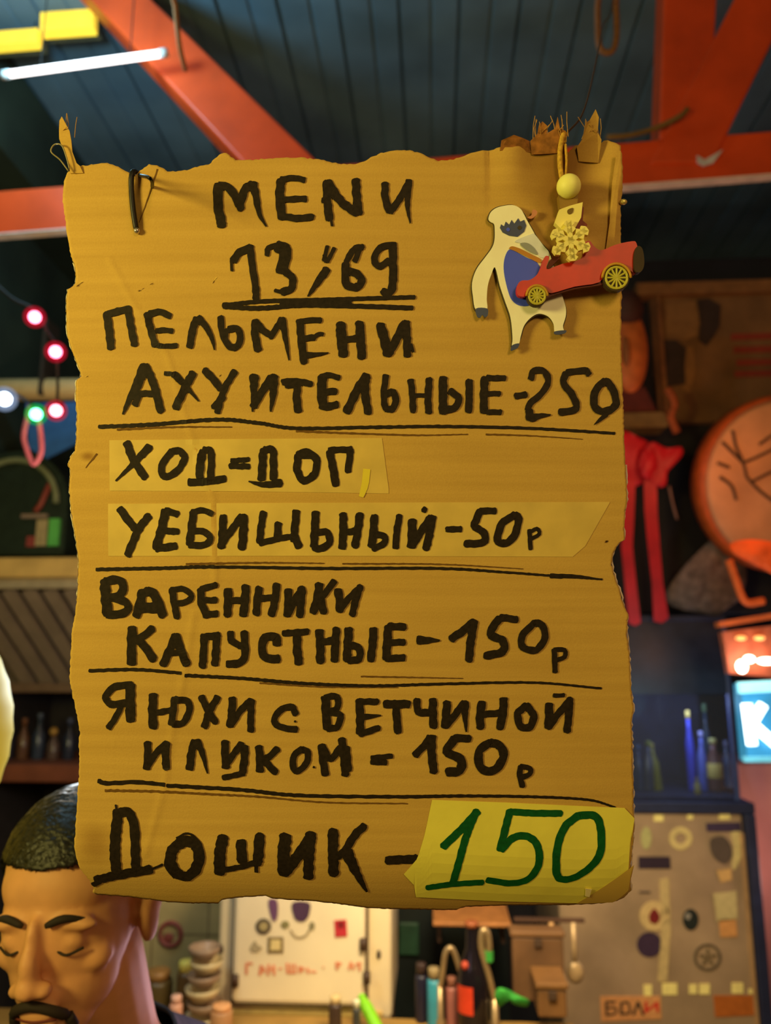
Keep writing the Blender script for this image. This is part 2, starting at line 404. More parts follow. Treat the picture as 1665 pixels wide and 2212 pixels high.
for j in range(NV + 1):
    v = j / NV
    for i in range(NU + 1):
        u = i / NU
        q = []
        for c in (0, 1):
            q.append((1 - v) * tT[i][c] + v * tB[i][c] + (1 - u) * tL[j][c] + u * tR[j][c]
                     - ((1 - u) * (1 - v) * tT[0][c] + u * (1 - v) * tT[NU][c] + (1 - u) * v * tB[0][c] + u * v * tB[NU][c]))
        grid.append(q)
V = [B(x, y, 0) for x, y in grid]; n0 = len(V)
TH = 0.0038
V += [B(x, y, -TH) for x, y in grid]
Fc, mi = [], []
for j in range(NV):
    for i in range(NU):
        a = j * (NU + 1) + i; b = a + NU + 1
        Fc.append((a, b, b + 1, a + 1)); mi.append(0)
        Fc.append((n0 + a, n0 + a + 1, n0 + b + 1, n0 + b)); mi.append(0)
rim = [i for i in range(NU + 1)] + [(j + 1) * (NU + 1) - 1 for j in range(1, NV + 1)] + [NV * (NU + 1) + i for i in range(NU - 1, -1, -1)] + [j * (NU + 1) for j in range(NV - 1, 0, -1)]
for k in range(len(rim)):
    a, b = rim[k], rim[(k + 1) % len(rim)]; Fc.append((a, b, b + n0, a + n0)); mi.append(1)
m_card = cardboard_mat()
m_torn = mat('torn_paper_edge', (226, 196, 150), 0.9, var=0.2, scale=300)
board = mk('sheet', V, Fc, [m_card, m_torn], menu, True, mi)
# whitish torn lip along the right and left edges
def lip(pl, dx, lo, hi, seed):
    rd = random.Random(seed); V = []; Fc = []; pts = [p for p in resamp(pl, 220, 1.0, seed) if lo < p[1] < hi]
    for x, y in pts:
        ww = dx * rd.uniform(.2, 1)
        V += [B(x, y, .0002), B(x + ww, y, -.0010), B(x + ww * .6, y, -.003)]
    for i in range(len(pts) - 1):
        a = 3 * i; Fc += [(a, a + 1, a + 4, a + 3), (a + 1, a + 2, a + 5, a + 4)]
    mk('torn_lip', V, Fc, mat('pale_torn_liner', (235, 222, 200), 0.9), menu)['label'] = 'pale frayed paper edge'
lip(Rt, 4.5, 1000, 1960, 5); lip(Lf, -3.5, 560, 1300, 6)
# flaps and fibres of torn liner at the top edge
def flap(pts, z0, z1, m=None):
    n = len(pts)
    V = [B(x, y, z0 + (z1 - z0) * (pts[0][1] - y) / 120.0) for x, y in pts]
    V2 = [v + BM.to_3x3() @ Vector((0, 0, -.0007)) for v in V]
    mk('torn_flap', V + V2, [tuple(range(n)), tuple(range(2 * n - 1, n - 1, -1))] + [(i, (i + 1) % n, (i + 1) % n + n, i + n) for i in range(n)], m or m_card, menu)
flap([(178,372),(172,358),(165,352),(158,330),(158,310),(156,290),(150,278),(142,262),(136,270),(133,290),(132,305),(140,330),(146,350),(150,372)], .0008, .010)
flap([(1150,330),(1145,305),(1160,290),(1163,272),(1170,266),(1180,275),(1180,290),(1196,283),(1200,262),(1206,285),(1218,290),(1222,330)], .0012, .014, mat('brown_fibre', (150, 98, 44), .9, var=.4, scale=200))
flap([(1252,345),(1246,318),(1258,300),(1262,270),(1272,262),(1284,240),(1292,256),(1291,285),(1300,300),(1296,345)], .0010, .012)
flap([(1080,325),(1082,306),(1095,302),(1108,297),(1126,300),(1144,303),(1150,325)], .0008, .010, MATS['brown_fibre'])
flap([(1322,600),(1302,596),(1318,480),(1322,395),(1330,330),(1338,330),(1334,420),(1330,500)], .0008, .003)
# fibres standing up
fb = []
rd = random.Random(11)
for k in range(26):
    x0 = rd.choice([rd.uniform(1150, 1225), rd.uniform(1255, 1300), rd.uniform(140, 165)]); y0 = 300 if x0 > 1000 else 300
    hgt = rd.uniform(15, 45)
    fb.append(tubeg([B(x0, y0, .004), B(x0 + rd.uniform(-8, 8), y0 - hgt * .6, .006), B(x0 + rd.uniform(-14, 14), y0 - hgt, .009)], .00025, 5))
f = mk('paper_fibre', *merge(*fb), mat('fibre', (196, 150, 80), .9), menu); f['kind'] = 'stuff'

# pale adhesive strips under the second entry
def sheet_on(pl, z, m, name, th=.0003, parent=None, nx=40):
    # thin sheet following the card: fill an outline by columns
    xs = [p[0] for p in pl]; x0, x1 = min(xs), max(xs)
    V, Fc = [], []; NYs = 10
    cols = []
    for i in range(nx + 1):
        x = x0 + (x1 - x0) * min(max(i / nx, .001), .999); ys = []
        for k in range(len(pl)):
            (ax, ay), (bx, by) = pl[k], pl[(k + 1) % len(pl)]
            if (ax <= x < bx) or (bx <= x < ax): ys.append(ay + (by - ay) * (x - ax) / (bx - ax))
        cols.append((x, min(ys), max(ys)))
    for x, ya, yb in cols:
        for j in range(NYs + 1): V.append(B(x, ya + (yb - ya) * j / NYs, z))
    for i in range(nx):
        for j in range(NYs):
            a = i * (NYs + 1) + j; Fc.append((a, a + 1, a + NYs + 2, a + NYs + 1))
    o = mk(name, V, Fc, m, parent or menu)
    return o
m_tape = mat('matte_tape', (214, 184, 95), 0.55, var=0.1, scale=40, bump=.2)
sheet_on([(232,950),(838,946),(836,1000),(840,1066),(500,1061),(232,1060)], .00028, m_tape, 'tape_strip')['label'] = 'short pale tape strip'
sheet_on([(228,1088),(700,1086),(1320,1084),(1252,1203),(700,1201),(228,1202)], .00028, m_tape, 'tape_strip')['label'] = 'long pale tape strip with a slanted end'
sheet_on([(782,1012),(800,1014),(796,1050),(785,1075),(775,1072),(782,1040)], .0006, mat('yellow_paper', (226, 208, 60), .7, var=.05), 'paper_scrap', nx=8)
patch = sheet_on([(933,1728),(1100,1734),(1350,1747),(1372,1770),(1368,1800),(1352,1868),(1364,1930),(1332,1972),(1255,1976),(1080,1968),(896,1955),(906,1935),(872,1893),(902,1855),(918,1800)], .0008, mat('pale_yellow_tape', (236, 226, 96), .55, var=.06, scale=30, bump=.3), 'price_patch', nx=90)
patch['label'] = 'pale yellow patch with a green price'
sheet_on([(1296,1940),(1372,1872),(1366,1940),(1340,1974),(1256,1977)], .0013, mat('tape_fold', (206, 172, 84), .4, var=.06), 'folded_corner', nx=20, parent=patch)
mk('white_fleck', *prism([B(1270,1930,.0016), B(1284,1932,.0016), B(1282,1955,.0016), B(1272,1952,.0016)], BM.to_3x3() @ Vector((0,0,.0004))), mat('fleck_white', (240, 225, 170), .4), patch)['label'] = 'tiny white fleck'  # tiny flat white fleck on the patch

# --- the handwriting
m_ink = mat('black_marker', (38, 30, 24), 0.6, var=0.3, scale=400, spec=.15)
m_ink2 = mat('thin_brown_ink', (112, 80, 38), 0.7, var=0.2, scale=300, spec=.1)
m_green = mat('green_marker', (14, 84, 40), 0.6, var=0.2, scale=300, spec=.15)
LINES = []
LINES.append(S(440, 360, .3003, """70: 110 140 105 270 125 390 132 425; 60: 115 140 190 165 255 270 270 310; 60: 262 275 300 170 350 135; ~60: 358 130 380 230 405 350 452 435
65: 560 110 550 220 565 375; 45: 560 102 650 90 725 105; 45: 575 248 660 240 735 240; 50: 580 365 680 378 785 368
60: 885 120 890 250 905 385; 20: 915 380 925 430; 65: 890 122 990 260 1100 340; 62: 1095 105 1100 220 1115 340; 40: 855 250 890 255
55: 1305 130 1305 230 1335 330; 50: 1340 330 1400 250 1478 115; ~50: 1475 105 1465 280 1485 410"""))
LINES.append(S(440, 360, .3003, """55: 215 680 260 620 340 585; 22: 200 680 205 750; 52: 335 580 350 700 375 880 378 955
40: 458 640 468 590 540 570; 85: 530 580 590 610 565 740; 45: 530 750 590 755; 55: 585 755 640 810 630 880 565 905; 30: 515 895 560 905
30: 890 580 865 680; 30: 940 592 890 690; 30: 870 640 880 690; ~62: 885 745 810 850 750 935
45: 1145 580 1080 600 1025 690; 40: 1120 600 1088 685; 58: 1022 705 1020 830 1060 870 1115 862 1135 815 1100 775 1045 755
50: 1378 572 1290 578 1232 640 1238 705 1275 718 1330 680; 60: 1360 585 1360 700 1362 800 1350 890 1310 915; 55: 1290 895 1320 935
30: 140 1000 400 972 800 962 1200 950 1515 940; 34: 145 1008 400 1020 700 1000 1100 1006 1500 1018; 55: 560 988 800 982 1050 978; 45: 145 1000 240 1000"""))
LINES.append(S(200, 640, .24024, """75: 120 150 140 300 155 460; 65: 115 160 220 130 330 110; 68: 312 110 340 270 370 430
66: 487 155 520 300 560 440; 60: 510 155 610 140 695 180; 50: 570 308 640 302 715 312; 46: 575 442 660 447 755 440
68: 935 200 900 300 872 450; ~66: 950 195 1030 290 1080 400 1095 480
62: 1152 190 1165 320 1220 440 1270 465; 62: 1225 300 1290 290 1330 350 1310 440 1262 465; 40: 1205 300 1195 420""")
 + S(540, 640, .24024, """70: 50 225 45 340 72 485; 60: 50 225 120 310 200 365; 56: 190 360 250 270 288 205; ~66: 290 205 320 380 352 575
70: 450 225 460 380 488 595; 52: 430 235 540 218 635 218; 58: 490 382 580 372; 38: 560 380 620 342 655 345; ~56: 500 530 600 525 705 510
90: 815 255 825 400 840 530; 60: 870 392 950 380; 80: 985 245 995 400 1005 550
88: 1170 260 1210 400 1240 525; 78: 1240 520 1300 420 1390 245; 72: 1400 235 1410 380 1415 535; 22: 1450 430 1468 500"""))
LINES.append(S(200, 640, .24024, """~90: 460 625 400 760 310 950 262 1055; 74: 470 625 540 780 608 1030; 60: 400 870 560 872; 60: 372 970 420 860; 80: 440 700 350 900
40: 645 690 730 700; ~72: 730 700 830 800 950 940; 74: 900 690 830 820 742 1000
70: 1005 665 1080 740 1150 830; 60: 1278 675 1200 800 1150 930 1120 1040; 66: 1170 900 1090 1000""")
 + S(540, 640, .24024, """~88: 35 720 35 850 22 1035; 72: 30 985 100 870 190 735; ~86: 212 720 208 880 185 1035
60: 295 772 420 765 550 790; 50: 325 805 450 800; 70: 425 800 420 920 432 1035
85: 650 725 645 860 660 1000; 52: 640 722 720 710 800 735; 62: 670 862 770 855; 66: 670 1000 785 972
80: 1048 715 960 850 872 1035; 74: 1040 725 1035 880 1062 1045
58: 1222 715 1205 850 1205 950 1222 1015; 62: 1225 880 1290 862 1310 940 1280 1010 1222 1015
60: 1445 755 1460 900 1465 1035; 40: 1480 892 1600 890; 64: 1610 745 1600 900 1605 1045""")
 + S(900, 760, .27628, """68: 205 205 205 350 205 475; 56: 262 305 330 370 290 440 215 452; 58: 410 225 410 350 405 465
64: 532 205 525 350 525 470; 46: 550 203 690 205; 42: 550 325 648 325; 42: 550 470 658 470
50: 775 345 855 332
52: 893 208 920 145 1000 152 1030 230 980 320 890 400 872 450; 66: 880 460 890 520; ~62: 890 520 960 500 1048 490
52: 1350 172 1320 142 1180 158; 56: 1170 165 1150 240 1210 320 1250 400 1240 450 1125 470
60: 1480 222 1410 290 1390 400 1440 460 1520 450 1568 400 1550 310 1510 240 1480 222; ~40: 1490 485 1395 565"""))
LINES.append(S(200, 920, .3964, """45: 180 92 215 180 280 280; ~46: 305 112 220 200 118 298
40: 430 137 380 200 372 258 410 275 470 230 498 172 470 137 430 137
46: 600 137 585 200 580 280; 40: 602 130 640 137 645 200 640 290; 42: 522 307 620 302 720 287
28: 755 190 850 182; 34: 748 218 850 220
45: 930 132 925 200 920 290; 42: 937 130 980 132 985 200 985 290; ~44: 1025 310 930 320 850 302
42: 1120 160 1115 240 1150 298 1210 260 1218 182 1160 142 1120 160; 26: 1110 165 1200 168
44: 1292 140 1310 230 1325 322; 36: 1290 132 1410 128; 38: 1405 130 1400 180 1390 248"""))
LINES.append(S(200, 920, .3964, """44: 140 452 190 520 225 560; 44: 300 490 240 570 182 705
50: 392 462 370 560 340 665; 38: 390 460 458 482; 38: 380 572 460 576; 44: 340 668 448 655
44: 545 472 535 560 522 645; 34: 540 470 600 460 648 480; 38: 540 572 610 580 638 620 600 650 522 650
44: 710 492 705 580 700 660; 42: 700 640 760 560 810 492; 48: 820 492 820 580 810 665
40: 930 472 915 560 910 635; 42: 1010 532 1005 620; 42: 1110 465 1100 560 1095 625; 34: 910 640 1010 615 1100 600; 44: 1100 602 1122 658
44: 1215 472 1210 560 1205 655; 40: 1215 580 1280 582 1288 640 1240 668 1205 663
44: 1365 482 1365 580 1360 665; 38: 1370 580 1450 570; 44: 1455 482 1445 570 1430 655
44: 1535 492 1530 570 1520 655; 38: 1537 592 1588 602 1588 640 1530 668""")
 + S(700, 1060, .3964, """38: 410 138 395 230 390 310; 48: 480 162 480 230 475 305; 42: 480 300 530 220 580 145; 44: 590 142 575 230 555 315; 32: 540 100 553 108
34: 668 210 745 210
38: 932 110 850 110; 42: 850 112 820 190 870 230 868 280 772 290
42: 1040 132 970 180 945 270 990 285 1040 240 1060 152 1040 132
25: 1120 215 1125 318; 22: 1115 230 1160 207 1174 235 1125 265"""))
LINES.append(S(180, 1220, .38438, """60: 110 98 115 190 125 282; 48: 110 97 170 87 213 110 200 168 150 188; 46: 150 190 220 210 243 250 200 280 122 285
54: 325 152 310 220 290 288; 54: 340 152 390 170 440 288; 34: 310 232 410 230; 30: 310 258 420 262
40: 492 142 505 220 520 298; 34: 490 142 560 140 603 180 570 210 510 222
44: 657 142 660 220 690 290; 36: 657 137 742 115; 36: 660 202 742 200; 38: 680 282 748 276
48: 810 142 810 220 805 285; 38: 810 205 910 200; 48: 910 124 905 210 895 285
44: 985 132 975 200 970 278; 38: 980 190 1080 185; 44: 1085 112 1075 200 1055 282
46: 1150 142 1150 210 1145 285; 44: 1150 270 1190 200 1230 132; 44: 1228 142 1222 210 1215 288
48: 1325 112 1315 190 1290 268; 38: 1410 92 1350 170 1320 200; 44: 1330 180 1350 268
46: 1430 142 1440 200 1440 258; 38: 1440 255 1490 190 1560 122; 40: 1555 122 1530 200 1510 282"""))
LINES.append(S(180, 1220, .38438, """54: 265 362 260 460 260 562; 44: 380 362 320 410 270 430; 48: 290 420 340 470 385 538
48: 510 402 480 480 440 565; 48: 515 402 540 480 575 565; 34: 480 500 560 500
44: 675 402 670 490 665 575; 42: 662 410 758 400; 44: 745 402 740 490 735 565
40: 822 382 830 430 880 460; 44: 900 382 905 460 900 530 860 558 805 560
48: 1085 450 1080 412 1020 410 1000 480 1030 528 1095 530
38: 1122 387 1260 377; 48: 1200 392 1200 480 1210 555
48: 1325 372 1330 460 1330 548; 42: 1330 440 1420 420; 46: 1420 362 1415 450 1410 538
48: 1490 362 1485 450 1480 535; 42: 1500 452 1548 470 1548 530 1490 538; 46: 1630 362 1625 450 1615 538""")
 + S(740, 1300, .38438, """48: 255 142 250 230 245 318; 42: 260 137 348 142; 38: 250 230 345 226; 40: 245 320 345 314
~50: 425 215 545 217
46: 612 208 680 160 738 112; 46: 740 112 720 220 710 328
40: 978 100 890 87; 46: 880 92 830 180 900 220 898 280 802 304
40: 1080 117 1010 190 1015 258 1090 270 1138 200 1120 132 1080 117
30: 1190 270 1195 395; 26: 1190 270 1248 272 1248 310 1200 330"""))
LINES.append(S(180, 1460, .36036, """60: 270 62 270 170 272 275; 44: 280 62 180 72 122 130 150 178 240 170; 38: 220 180 180 260 137 322
54: 410 122 405 220 410 315; 38: 410 232 520 212; 44: 540 142 530 220 520 298; 42: 545 147 618 160 628 220 590 288 530 298
44: 702 132 745 220 788 285; 44: 800 132 750 220 720 312
48: 890 142 885 230 875 305; 42: 880 300 940 210 1000 152; 42: 1005 152 1000 240 1000 335
40: 1270 232 1250 192 1190 202 1142 260 1170 308 1275 325; 14: 1265 275 1270 278
54: 1450 132 1455 230 1460 318; 40: 1450 132 1518 127 1518 200 1460 215; 42: 1480 217 1540 240 1520 308 1462 318""")
 + S(700, 1460, .40841, """44: 185 132 190 220 190 305; 34: 185 137 282 137; ~36: 190 220 300 210; 34: 190 310 288 276
44: 322 150 448 150; 42: 380 160 385 230 390 298
40: 490 128 500 190 560 195; 44: 575 127 575 200 580 270
44: 650 142 645 210 640 268; 38: 645 265 690 210 740 142; ~44: 745 142 745 210 752 295
44: 835 142 825 210 825 275; 36: 830 205 940 195; 44: 950 122 945 200 930 275
40: 1070 157 1025 200 1040 268 1090 268 1108 210 1070 157
44: 1190 152 1190 220 1185 275; 38: 1190 270 1240 200 1300 132; 40: 1300 122 1295 210 1285 295; 22: 1215 105 1270 103"""))
LINES.append(S(180, 1460, .36036, """46: 375 412 375 490 370 565; 42: 375 550 430 470 490 412; 48: 490 412 485 490 490 562
48: 660 398 640 480 630 565; ~46: 675 398 710 480 738 592
48: 845 402 845 470 850 555; 42: 850 540 900 470 945 412; 48: 965 432 960 520 950 585; 34: 960 590 832 618
48: 1050 432 1055 510 1055 575; 42: 1160 442 1110 490 1070 510; 44: 1080 510 1150 585
40: 1310 442 1262 480 1257 558 1290 573 1338 520 1343 462 1310 442
46: 1425 422 1435 510 1450 595; 42: 1430 422 1480 500 1540 432; 48: 1550 385 1560 490 1570 595; 36: 1580 432 1592 568; 14: 1378 549 1383 553""")
 + S(700, 1460, .40841, """28: 252 435 358 425; 30: 250 457 328 460
40: 482 418 530 370 560 324; 44: 570 322 570 420 580 508
42: 768 332 690 330; 48: 690 332 650 400 720 440 718 500 652 510
46: 880 352 820 400 830 488 900 500 948 430 930 372 880 352
30: 1040 480 1035 530 1050 585; 28: 1040 480 1088 490 1088 520 1040 540"""))
LINES.append(S(160, 1680, .42042, """55: 215 185 200 350 200 505; 12: 203 152 210 200; 50: 222 192 270 192 300 260 305 400 305 485; 52: 90 558 200 528 380 490; 32: 68 590 120 555; 14: 380 492 445 462
58: 560 332 500 382 490 460 540 528 600 508 636 430 618 352 560 332; 12: 520 320 580 295 640 340 660 410 645 470; 12: 470 400 460 470 500 540
60: 760 315 745 400 740 505; 54: 855 335 860 440; 54: 950 302 945 400 935 450; 20: 930 450 932 498; 32: 750 492 850 470 945 440
64: 1085 305 1075 400 1075 510; 58: 1080 500 1140 420 1220 302; 54: 1215 295 1205 410 1200 530
54: 1330 275 1330 390 1332 510; 42: 1490 250 1440 300 1390 380 1350 410; ~62: 1400 385 1450 500 1502 618""")
 + S(780, 1680, .37237, "55: 150 484 318 474"))
names = ['title', 'title number', 'first', 'second', 'third', 'fourth', 'fifth', 'sixth', 'seventh', 'eighth', 'ninth']
rr = random.Random(5)
for st in LINES:
    mk('lettering', *strokes_geo(st, lambda x, y, z: B(x, y, z), 0.07, z0=.0007, rnd=rr), m_ink, menu)
SEP = [[(9,[(210,921),(330,916),(470,906),(560,914),(640,925),(800,923),(960,921),(1150,925),(1330,935)],.3),
        (5,[(250,927),(370,922),(500,922)],.5), (5,[(640,931),(760,936),(900,940),(1010,938)],.5), (4,[(1050,938),(1150,941),(1260,948)],.6)],
       [(8,[(203,1231),(350,1228),(460,1225),(700,1228),(950,1228),(1100,1237),(1220,1246),(1302,1252)],.5), (11,[(1190,1244),(1250,1246),(1300,1252)],.8),
        (5,[(400,1219),(560,1216),(700,1217)],.5), (4,[(740,1218),(950,1219),(1130,1229)],.5)],
       [(8,[(187,1452),(290,1449),(388,1456)],.1), (8,[(398,1461),(520,1467),(650,1477),(800,1482),(950,1478),(1150,1475),(1300,1488)],.4), (4,[(560,1477),(700,1485),(860,1486)],.5), (4,[(780,1462),(900,1464),(1000,1466)],.5)],
       [(10,[(207,1692),(225,1697),(290,1694),(352,1699)],.1), (9,[(358,1701),(520,1709),(640,1720),(860,1722),(1000,1720),(1150,1722),(1270,1729),(1330,1746)],.5), (6,[(222,1713),(330,1714),(450,1719),(560,1724),(700,1735),(880,1737)],.5)]]
for st in SEP:
    o = mk('ruled_line', *strokes_geo(st[:1] if len(st[1][1]) and st[1][0] < 6 else st[:2], lambda x, y, z: B(x, y, z), 0.10, z0=.0004, rnd=rr), m_ink, menu)
    fa = [q for q in st if q[0] <= 6]
    mk('faint_line', *strokes_geo(fa, lambda x, y, z: B(x, y, z), 0.15, z0=.0003, rnd=rr), m_ink2, menu)
mk('lettering', *strokes_geo(S(780, 1680, .37237, """46: 475 400 580 300 675 195; 44: 668 192 600 370 535 630; 40: 388 664 530 640 708 626
40: 1160 208 1000 206 865 197; 44: 862 195 835 300 805 418; 44: 812 420 880 350 960 340 1020 390 1033 500 980 600 880 633 737 610
46: 1260 222 1180 290 1137 420 1140 568 1180 608 1260 588 1350 510 1393 420 1388 280 1350 222 1260 222"""), lambda x, y, z: B(x, y, z), 0.04, z0=.0011, rnd=rr), m_green, patch)['label'] = 'green marker number'
# mirrored thin pencil crease left of the cord, drawn as a real fold mark
mk('scratch', *strokes_geo([(3, [(340,366),(322,420),(300,480)], .5)], lambda x, y, z: B(x, y, z), .2, z0=.0003, rnd=rr), m_ink2, menu)
mk('scratch', *strokes_geo([(4, [(205,980),(192,995),(180,1010)], .7)], lambda x, y, z: B(x, y, z), .2, z0=.0003, rnd=rr), m_ink2, menu)

# --- hanging gear
m_blk = mat('black_elastic', (22, 20, 22), .5)
pp = [B(296,498,.0012), B(294,488,.0024), B(289,450,.003), B(286,410,.003), B(287,385,.0035), B(289,371,.001), B(290,366,-.006)]
up_ = P(330, 440, YT - .02)
cord = thing('elastic_loop', pp[0], 'black elastic cord looped over the top left edge of the cardboard menu', 'elastic cord')
mk('strap', *tubeg(crom(pp, 5), [.0012] * 3 + [.0019] * 26 + [.0015] * 2 if False else .0019, 8), m_blk, cord, True)
mk('metal_tip', *ball(B(297,500,.0022), .0022), mat('steel_tip', (200,190,190), .25, .8), cord, True)
mk('back_strand', *tubeg(crom([pp[-1], B(300,372,-.03), P(300,470,1.4), P(310,455,YT-.01)], 6), .0012, 6), m_blk, cord, True)
lp = crom([B(150,372,.004), B(134,350,.006), B(117,335,.008), B(124,320,.008), B(140,322,.008), B(148,345,.006), B(152,368,.004)], 6)
tag(mk('wire_loop', *tubeg(lp, .0005, 6), mat('clear_wire', (150,140,100), .3), smooth=True), 'thin wire loop sticking out of the top left corner of the cardboard', 'wire')
# twine through the torn notch at the upper right, tied to the roof
m_tw = mat('yellow_twine', (206, 164, 60), .8, var=.3, scale=500, bump=.4)
tw = thing('hanging_twine', B(1215,400,.002), 'yellow twine tied through the torn notch above the yellow ball', 'twine')
mk('front_strand', *tubeg(crom([B(1214,396,.003), B(1208,360,.004), B(1208,325,.004), B(1214,296,.004), B(1224,284,-.004)], 6), .0018, 8), m_tw, tw, True)
mk('front_strand', *tubeg(crom([B(1219,396,.003), B(1222,350,.003), B(1219,310,.003), B(1224,286,-.003)], 6), .0010, 8), m_tw, tw, True)
mk('rear_strand', *tubeg(crom([B(1224,285,-.004), at(1262,235,.62), at(1290,116,.8), at(1300,60,1.0), at(1320,-60,1.3), Vector((at(1320,-60,1.3).x, at(1320,-60,1.3).y + .1, ZC))], 6), .0008, 6), mat('dark_twine', (60, 40, 30), .8), tw, True)
# rope loop under the roof
e0 = [at(1288,-60,1.5), at(1290,20,1.5), at(1292,90,1.5), at(1303,112,1.5), at(1322,110,1.5), at(1331,80,1.5), at(1330,20,1.5), at(1322,-60,1.5)]
e0 = [Vector((e0[0].x, e0[0].y + .2, ZC))] + e0 + [Vector((e0[-1].x, e0[-1].y + .2, ZC))]
tag(mk('rope_loop', *tubeg(crom(e0, 6), .006, 8), mat('brown_rope', (120, 78, 50), .8, var=.3, scale=200, bump=.3), smooth=True), 'brown rope loop hanging from the roof above the right corner of the cardboard', 'rope')
e1 = [at(376,-40,1.7), at(379,20,1.7), at(385,78,1.7), at(390,110,1.72), at(400,150,1.8)]
e1 = [Vector((e1[0].x, e1[0].y + .1, ZC))] + e1
tag(mk('thin_rope', *tubeg(crom(e1, 6), .0055, 8), mat('tan_rope', (150, 96, 48), .8, var=.3, scale=200), smooth=True), 'thin tan rope hanging down beside the red diagonal bar', 'rope')

# --- ornaments clipped to the board
def K3(x, y): return (960 + x * .2883, 360 + y * .2883)
ZB = max(zf(x, y) for x in range(1015, 1345, 15) for y in range(440, 780, 20))
def cut(name, pts, z0, th, m, parent, sm=True, n=4):
    q = [Vector(K3(*p)) for p in pts]
    if sm: q = crom(q, n, True)
    zb = ZB
    o = mk(name, *prism([BM @ BL(p.x, p.y, zb + z0) for p in q], BM.to_3x3() @ Vector((0, 0, th))), m, parent)
    return o
m_cream = mat('cream_paint', (255, 250, 226), .6, var=.06, scale=60)
m_slate = mat('slate_paint', (66, 76, 120), .6, var=.1)
m_blue = mat('blue_paint', (70, 92, 255), .6, var=.1)
m_ply = mat('plywood_edge', (70, 60, 40), .7)
cr = thing('wooden_cutout', B(*K3(600, 1380), .001), 'cream painted shaggy creature cutout with blue belly stuck beside the menu title', 'ornament', None, ROT)
W[cr.name] = Matrix.Translation(B(*K3(600, 1380), .001)) @ ROT.to_4x4()
sil = [(325,400),(345,350),(400,315),(500,300),(560,325),(590,370),(610,410),(650,480),(690,550),(740,610),(775,650),(800,720),(840,840),(870,960),(900,1060),(900,1130),(880,1200),(885,1245),(822,1250),(810,1185),(770,1130),(700,1110),(640,1140),(590,1200),(565,1280),(550,1335),(502,1350),(505,1290),(490,1140),(450,1020),(410,900),(375,765),(345,820),(320,900),(312,1000),(312,1080),(232,1080),(210,980),(203,880),(235,780),(300,690),(350,620),(370,560),(372,480),(366,440),(340,425)]
cx_, cy_ = 560, 820
cut('backing', [(x + (6 if x > cx_ else -6), y + (6 if y > cy_ else -6)) for x, y in sil], .0008, .0022, m_ply, cr)
cut('body', sil, .0030, .0006, m_cream, cr)
cut('belly', [(470,640),(510,640),(600,690),(690,735),(725,850),(705,960),(645,1040),(565,1052),(500,1010),(465,920),(440,800),(442,710)], .0036, .0004, m_blue, cr)
cut('face', [(410,470),(418,445),(440,460),(452,425),(478,448),(496,412),(516,440),(545,400),(560,425),(590,412),(606,455),(590,500),(540,538),(480,530),(430,505)], .0036, .0004, m_slate, cr, False)
cut('eye', [(455,485),(470,470),(485,485),(470,500)], .0040, .0003, m_blue, cr)
cut('eye', [(540,470),(556,455),(572,470),(556,487)], .0040, .0003, m_ply, cr)
cut('arm_fold', [(560,590),(610,585),(660,620),(690,670),(650,660),(590,625)], .0042, .0003, mat('grey_paint', (150, 156, 160), .6), cr)
cut('right_arm', [(520,575),(570,545),(640,520),(668,520),(740,612),(772,650),(765,690),(705,688),(650,612),(590,590)], .0038, .0003, mat('pale_grey_paint', (226, 232, 250), .6), cr)
cut('gold_line_shadow', [(478,628),(500,610),(560,628),(640,668),(712,705),(716,728),(690,730),(600,685),(520,645)], .0042, .0002, mat('gold_shadow_paint', (190, 130, 40), .6), cr)  # gold stripe, its brown also paints the shadow between head and belly
cut('mitten', [(232,1072),(314,1072),(320,1118),(300,1138),(280,1120),(262,1140),(240,1130)], .0032, .0008, m_slate, cr)
cut('hoof', [(502,1345),(552,1332),(545,1362),(515,1380),(490,1385)], .0032, .0008, m_slate, cr)
cut('hoof', [(820,1242),(900,1234),(896,1255),(850,1266),(818,1262)], .0032, .0008, m_slate, cr)
cut('horn', [(618,388),(648,370),(655,335),(668,330),(690,345),(680,375),(645,398)], .0010, .0016, mat('pink_paint', (196, 130, 96), .6), cr)
m_carr = mat('red_car_paint', (196, 38, 18), .45, var=.12, scale=80)
m_tyre = mat('dark_tyre', (62, 48, 30), .7)
m_hub = mat('yellow_green_hub', (196, 190, 70), .5, var=.1)
car = thing('toy_car_clip', B(*K3(900, 1000), .006), 'red wooden toy car clip pinned over the right edge of the cardboard', 'ornament', None, ROT)
cut('car_body', [(522,950),(535,905),(565,885),(622,880),(682,828),(722,722),(745,704),(762,722),(742,800),(860,762),(1000,722),(1015,620),(1035,598),(1062,596),(1100,642),(1150,662),(1250,622),(1370,597),(1402,612),(1420,700),(1418,780),(1395,835),(1340,800),(1250,770),(1180,810),(1130,898),(950,930),(780,978),(745,955),(690,925),(640,935),(590,1000),(535,995)], .006, .005, m_carr, car, True, 3)
cut('car_chassis', [(600,1000),(760,968),(950,925),(1130,893),(1200,850),(1215,880),(1140,915),(950,945),(780,995),(700,1040)], .0055, .004, mat('car_dark_trim', (96, 26, 14), .6), car)  # darker red strip along the underside of the car
cut('spare_wheel', [(1382,680),(1405,640),(1438,660),(1452,740),(1446,800),(1420,832),(1385,822),(1376,760)], .0070, .0062, m_tyre, car)
cut('car_seat', [(742,800),(765,740),(800,700),(850,690),(830,730),(790,770),(760,800)], .0075, .004, mat('seat_brown', (84, 30, 20), .7), car, False)
